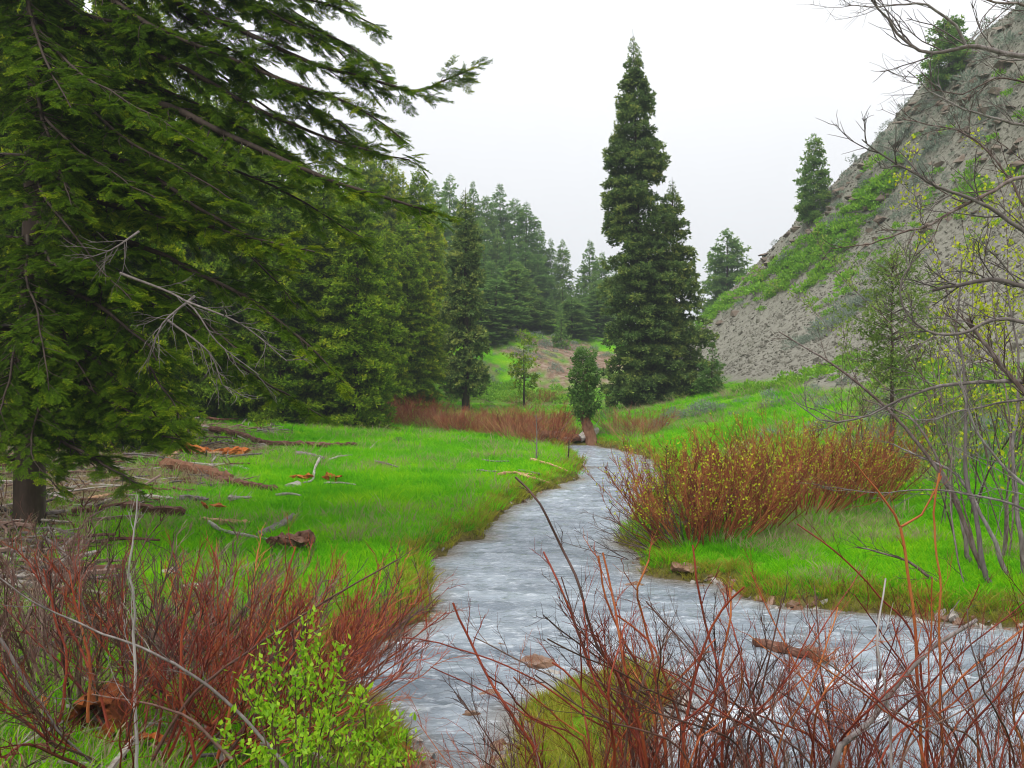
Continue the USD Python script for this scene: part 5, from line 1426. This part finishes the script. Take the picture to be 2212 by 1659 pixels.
def tuft(seed, n, h, spread, w):
    r = np.random.default_rng(seed)
    mb = MB()
    a = r.uniform(0, 6.28, n)
    o = np.stack([np.cos(a), np.sin(a), 0 * a], -1) * (spread * r.uniform(0, 1, n) ** .5)[:, None]
    d = unit(np.stack([np.cos(a) * .45, np.sin(a) * .45, np.ones(n)], -1) + r.normal(0, .22, (n, 3)))
    L = h * r.uniform(.5, 1.2, n)
    s = unit(np.cross(d, r.normal(0, 1, (n, 3))))
    m = o + d * (L * .55)[:, None]
    e = m + unit(d + np.stack([np.cos(a), np.sin(a), 0 * a - .35], -1) * .55) * (L * .5)[:, None]
    v = np.stack([o - s * w, o + s * w, m + s * w * .8, m - s * w * .8, e], 1).reshape(-1, 3)
    k = np.arange(n)[:, None] * 5
    f = np.vstack([k + [0, 1, 2], k + [0, 2, 3], k + [3, 2, 4]])
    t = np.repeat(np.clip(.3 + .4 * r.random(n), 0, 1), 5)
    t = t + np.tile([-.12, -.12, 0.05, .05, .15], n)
    mb.add(v, f, np.clip(t, 0, 1))
    return mb.get()


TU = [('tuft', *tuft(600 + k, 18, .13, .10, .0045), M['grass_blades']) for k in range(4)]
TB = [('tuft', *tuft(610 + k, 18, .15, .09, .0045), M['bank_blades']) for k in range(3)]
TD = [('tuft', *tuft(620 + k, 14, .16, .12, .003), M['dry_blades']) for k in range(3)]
rng = np.random.default_rng(70)
NC = 420000
D = np.exp(rng.uniform(math.log(4.2), math.log(62), NC))
X = rng.uniform(-.62, .62, NC) * (D + 1.5)
gi = lambda arr: RegularGridInterpolator((gx, gy), arr, bounds_error=False, fill_value=0)(np.stack([X, D], -1))
sd, lt, tl, bk = gi(SD), gi(litter), gi(talus), gi(scar)
rho = np.minimum(1.0, (9.5 / D) ** -0 * np.where(D < 9, (D / 9.0) ** 2, 1))
ok = (sd > .03) & (rng.random(NC) < rho) & (tl < .35) & (bk < .3)
u = rng.random(NC)
isl_ = shapely.contains_xy(ISLAND.buffer(.25), X, D)
grass_ok = ok & (~isl_ | (rng.random(NC) < .35)) & (u > lt * .93) & (sd > .10) & (rng.random(NC) < .22)
bank_ok = ok & ((sd < .34) | (isl_ & (rng.random(NC) < .6))) & (rng.random(NC) < .30) & (D < 50)
dryp = meshkit.fbm(np.c_[X * .5 + 40, D * .5, 0 * X], 3, 90)
dry_ok = ok & (u < lt * .25) & (D < 30) & (rng.random(NC) < .35) | (ok & (D > 8) & (sd > .3) & (rng.random(NC) < np.where(X > 2, .16, .06) * (dryp > .5)))


def field(name, label, cat, sel, protos, base):
    x, y = X[sel], D[sel]
    n = len(x)
    z = ground(x, y) - .01
    T = Thing(name, label, cat, (0, 0, 0), kind='stuff')
    sc = base * np.exp(rng.normal(0, .28, n)) * (1 + np.clip((y - 12) / 30, 0, 1.2)) * (.75 + .6 * meshkit.fbm(np.c_[x * .8, y * .8, 0 * x], 3, 77))
    isl = np.array([ISLAND.buffer(.1).contains(Point(a, c)) for a, c in zip(x, y)]) if n < 200000 else np.zeros(n, bool)
    sc = np.where(isl, sc * (.5 if name == 'grass' else .8), sc)
    s3 = np.stack([sc, sc, sc * np.clip(1.15 - (y - 10) / 90, .6, 1)], -1)
    tag(scatter(T.path + '/tufts', protos, np.stack([x, y, z], -1), yaw_quats(rng.uniform(0, 6.28, n), .12, rng), s3, rng.integers(0, len(protos), n)), kind='stuff')
    return n


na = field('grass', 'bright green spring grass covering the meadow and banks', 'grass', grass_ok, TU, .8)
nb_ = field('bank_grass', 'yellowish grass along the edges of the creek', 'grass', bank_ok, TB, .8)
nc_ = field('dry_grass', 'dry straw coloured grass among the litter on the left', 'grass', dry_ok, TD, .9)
print('grass', na, nb_, nc_)

# pebbles along the water's edge
n = 60000
D = np.exp(rng.uniform(math.log(5), math.log(42), n))
X = rng.uniform(-.62, .62, n) * (D + 1.5)
sd = gi(SD)
sel = (sd > -.16) & (sd < .10) & (meshkit.fbm(np.c_[X * 1.1, D * 1.1, 0 * X], 3, 93) > .52)
X, D = X[sel][:3500], D[sel][:3500]
T = Thing('pebbles', 'wet brown pebbles and cobbles along the edge of the creek', 'pebbles', (0, 0, 0), kind='stuff')
PB = [('pebble', v, f, t, M['brown_stone' if k % 2 else 'pale_stone']) for k, (_, v, f, t, _m) in enumerate(sv)]
tag(scatter(T.path + '/pebbles', PB, np.stack([X, D, np.maximum(ground(X, D), -.01)], -1), Rotation.random(len(X), random_state=4).as_quat(), np.minimum(np.exp(rng.normal(-3.1, .5, len(X))), .10), rng.integers(0, 4, len(X))), kind='stuff')

# twigs and bark bits on the shaded ground
TW = []
for k in range(4):
    mb = MB()
    p = catmull([[-.5, 0, 0], [0, .06 * (k - 1.5), .05], [.5, 0, .02]], .25)
    mb.tube(p, [.018, .02, .018, .014, .010][:len(p)], 5, .3 + .15 * k)
    twigs(mb, p, rng, 3, .3, .008, 1, .5, .1, .8)
    v, f, t = mb.get()
    TW.append(('twig', v, f, t, M[('grey_bark', 'silver_wood', 'log_bark', 'dull_stem')[k]]))
n = 5200
D = np.exp(rng.uniform(math.log(5), math.log(48), n))
X = rng.uniform(-.62, .1, n) * (D + 1.5)
sel = (gi(litter) > .25) & (gi(SD) > .2) & ((D > 9) | (rng.random(n) < .10))
X, D = X[sel], D[sel]
T = Thing('fallen_twigs', 'dead twigs and bark littering the shaded ground on the left', 'twigs', (0, 0, 0), kind='stuff')
tag(scatter(T.path + '/twigs', TW, np.stack([X, D, ground(X, D) + .02], -1), yaw_quats(rng.uniform(0, 6.28, len(X)), .15, rng), rng.uniform(.3, 1.3, len(X)) * np.where(D > 10, 1.35, .8), rng.integers(0, 4, len(X))), kind='stuff')

# ------------------------------------------------------------------ moist air
M['haze'] = usdkit.material(stage, '/World/Looks/haze_air', {'v': ('principled_volume', {'color': (0.82, 0.88, 0.94), 'density': 0.00045, 'anisotropy': 0.1})}, [], volume='v.volume')
hb = trimesh.creation.box(bounds=[[-1000, -400, -3.0], [1000, 1000, 62.0]])
hp = put('/World/haze', np.array(hb.vertices), np.array(hb.faces), M['haze'])
tag(hp, kind='stuff')
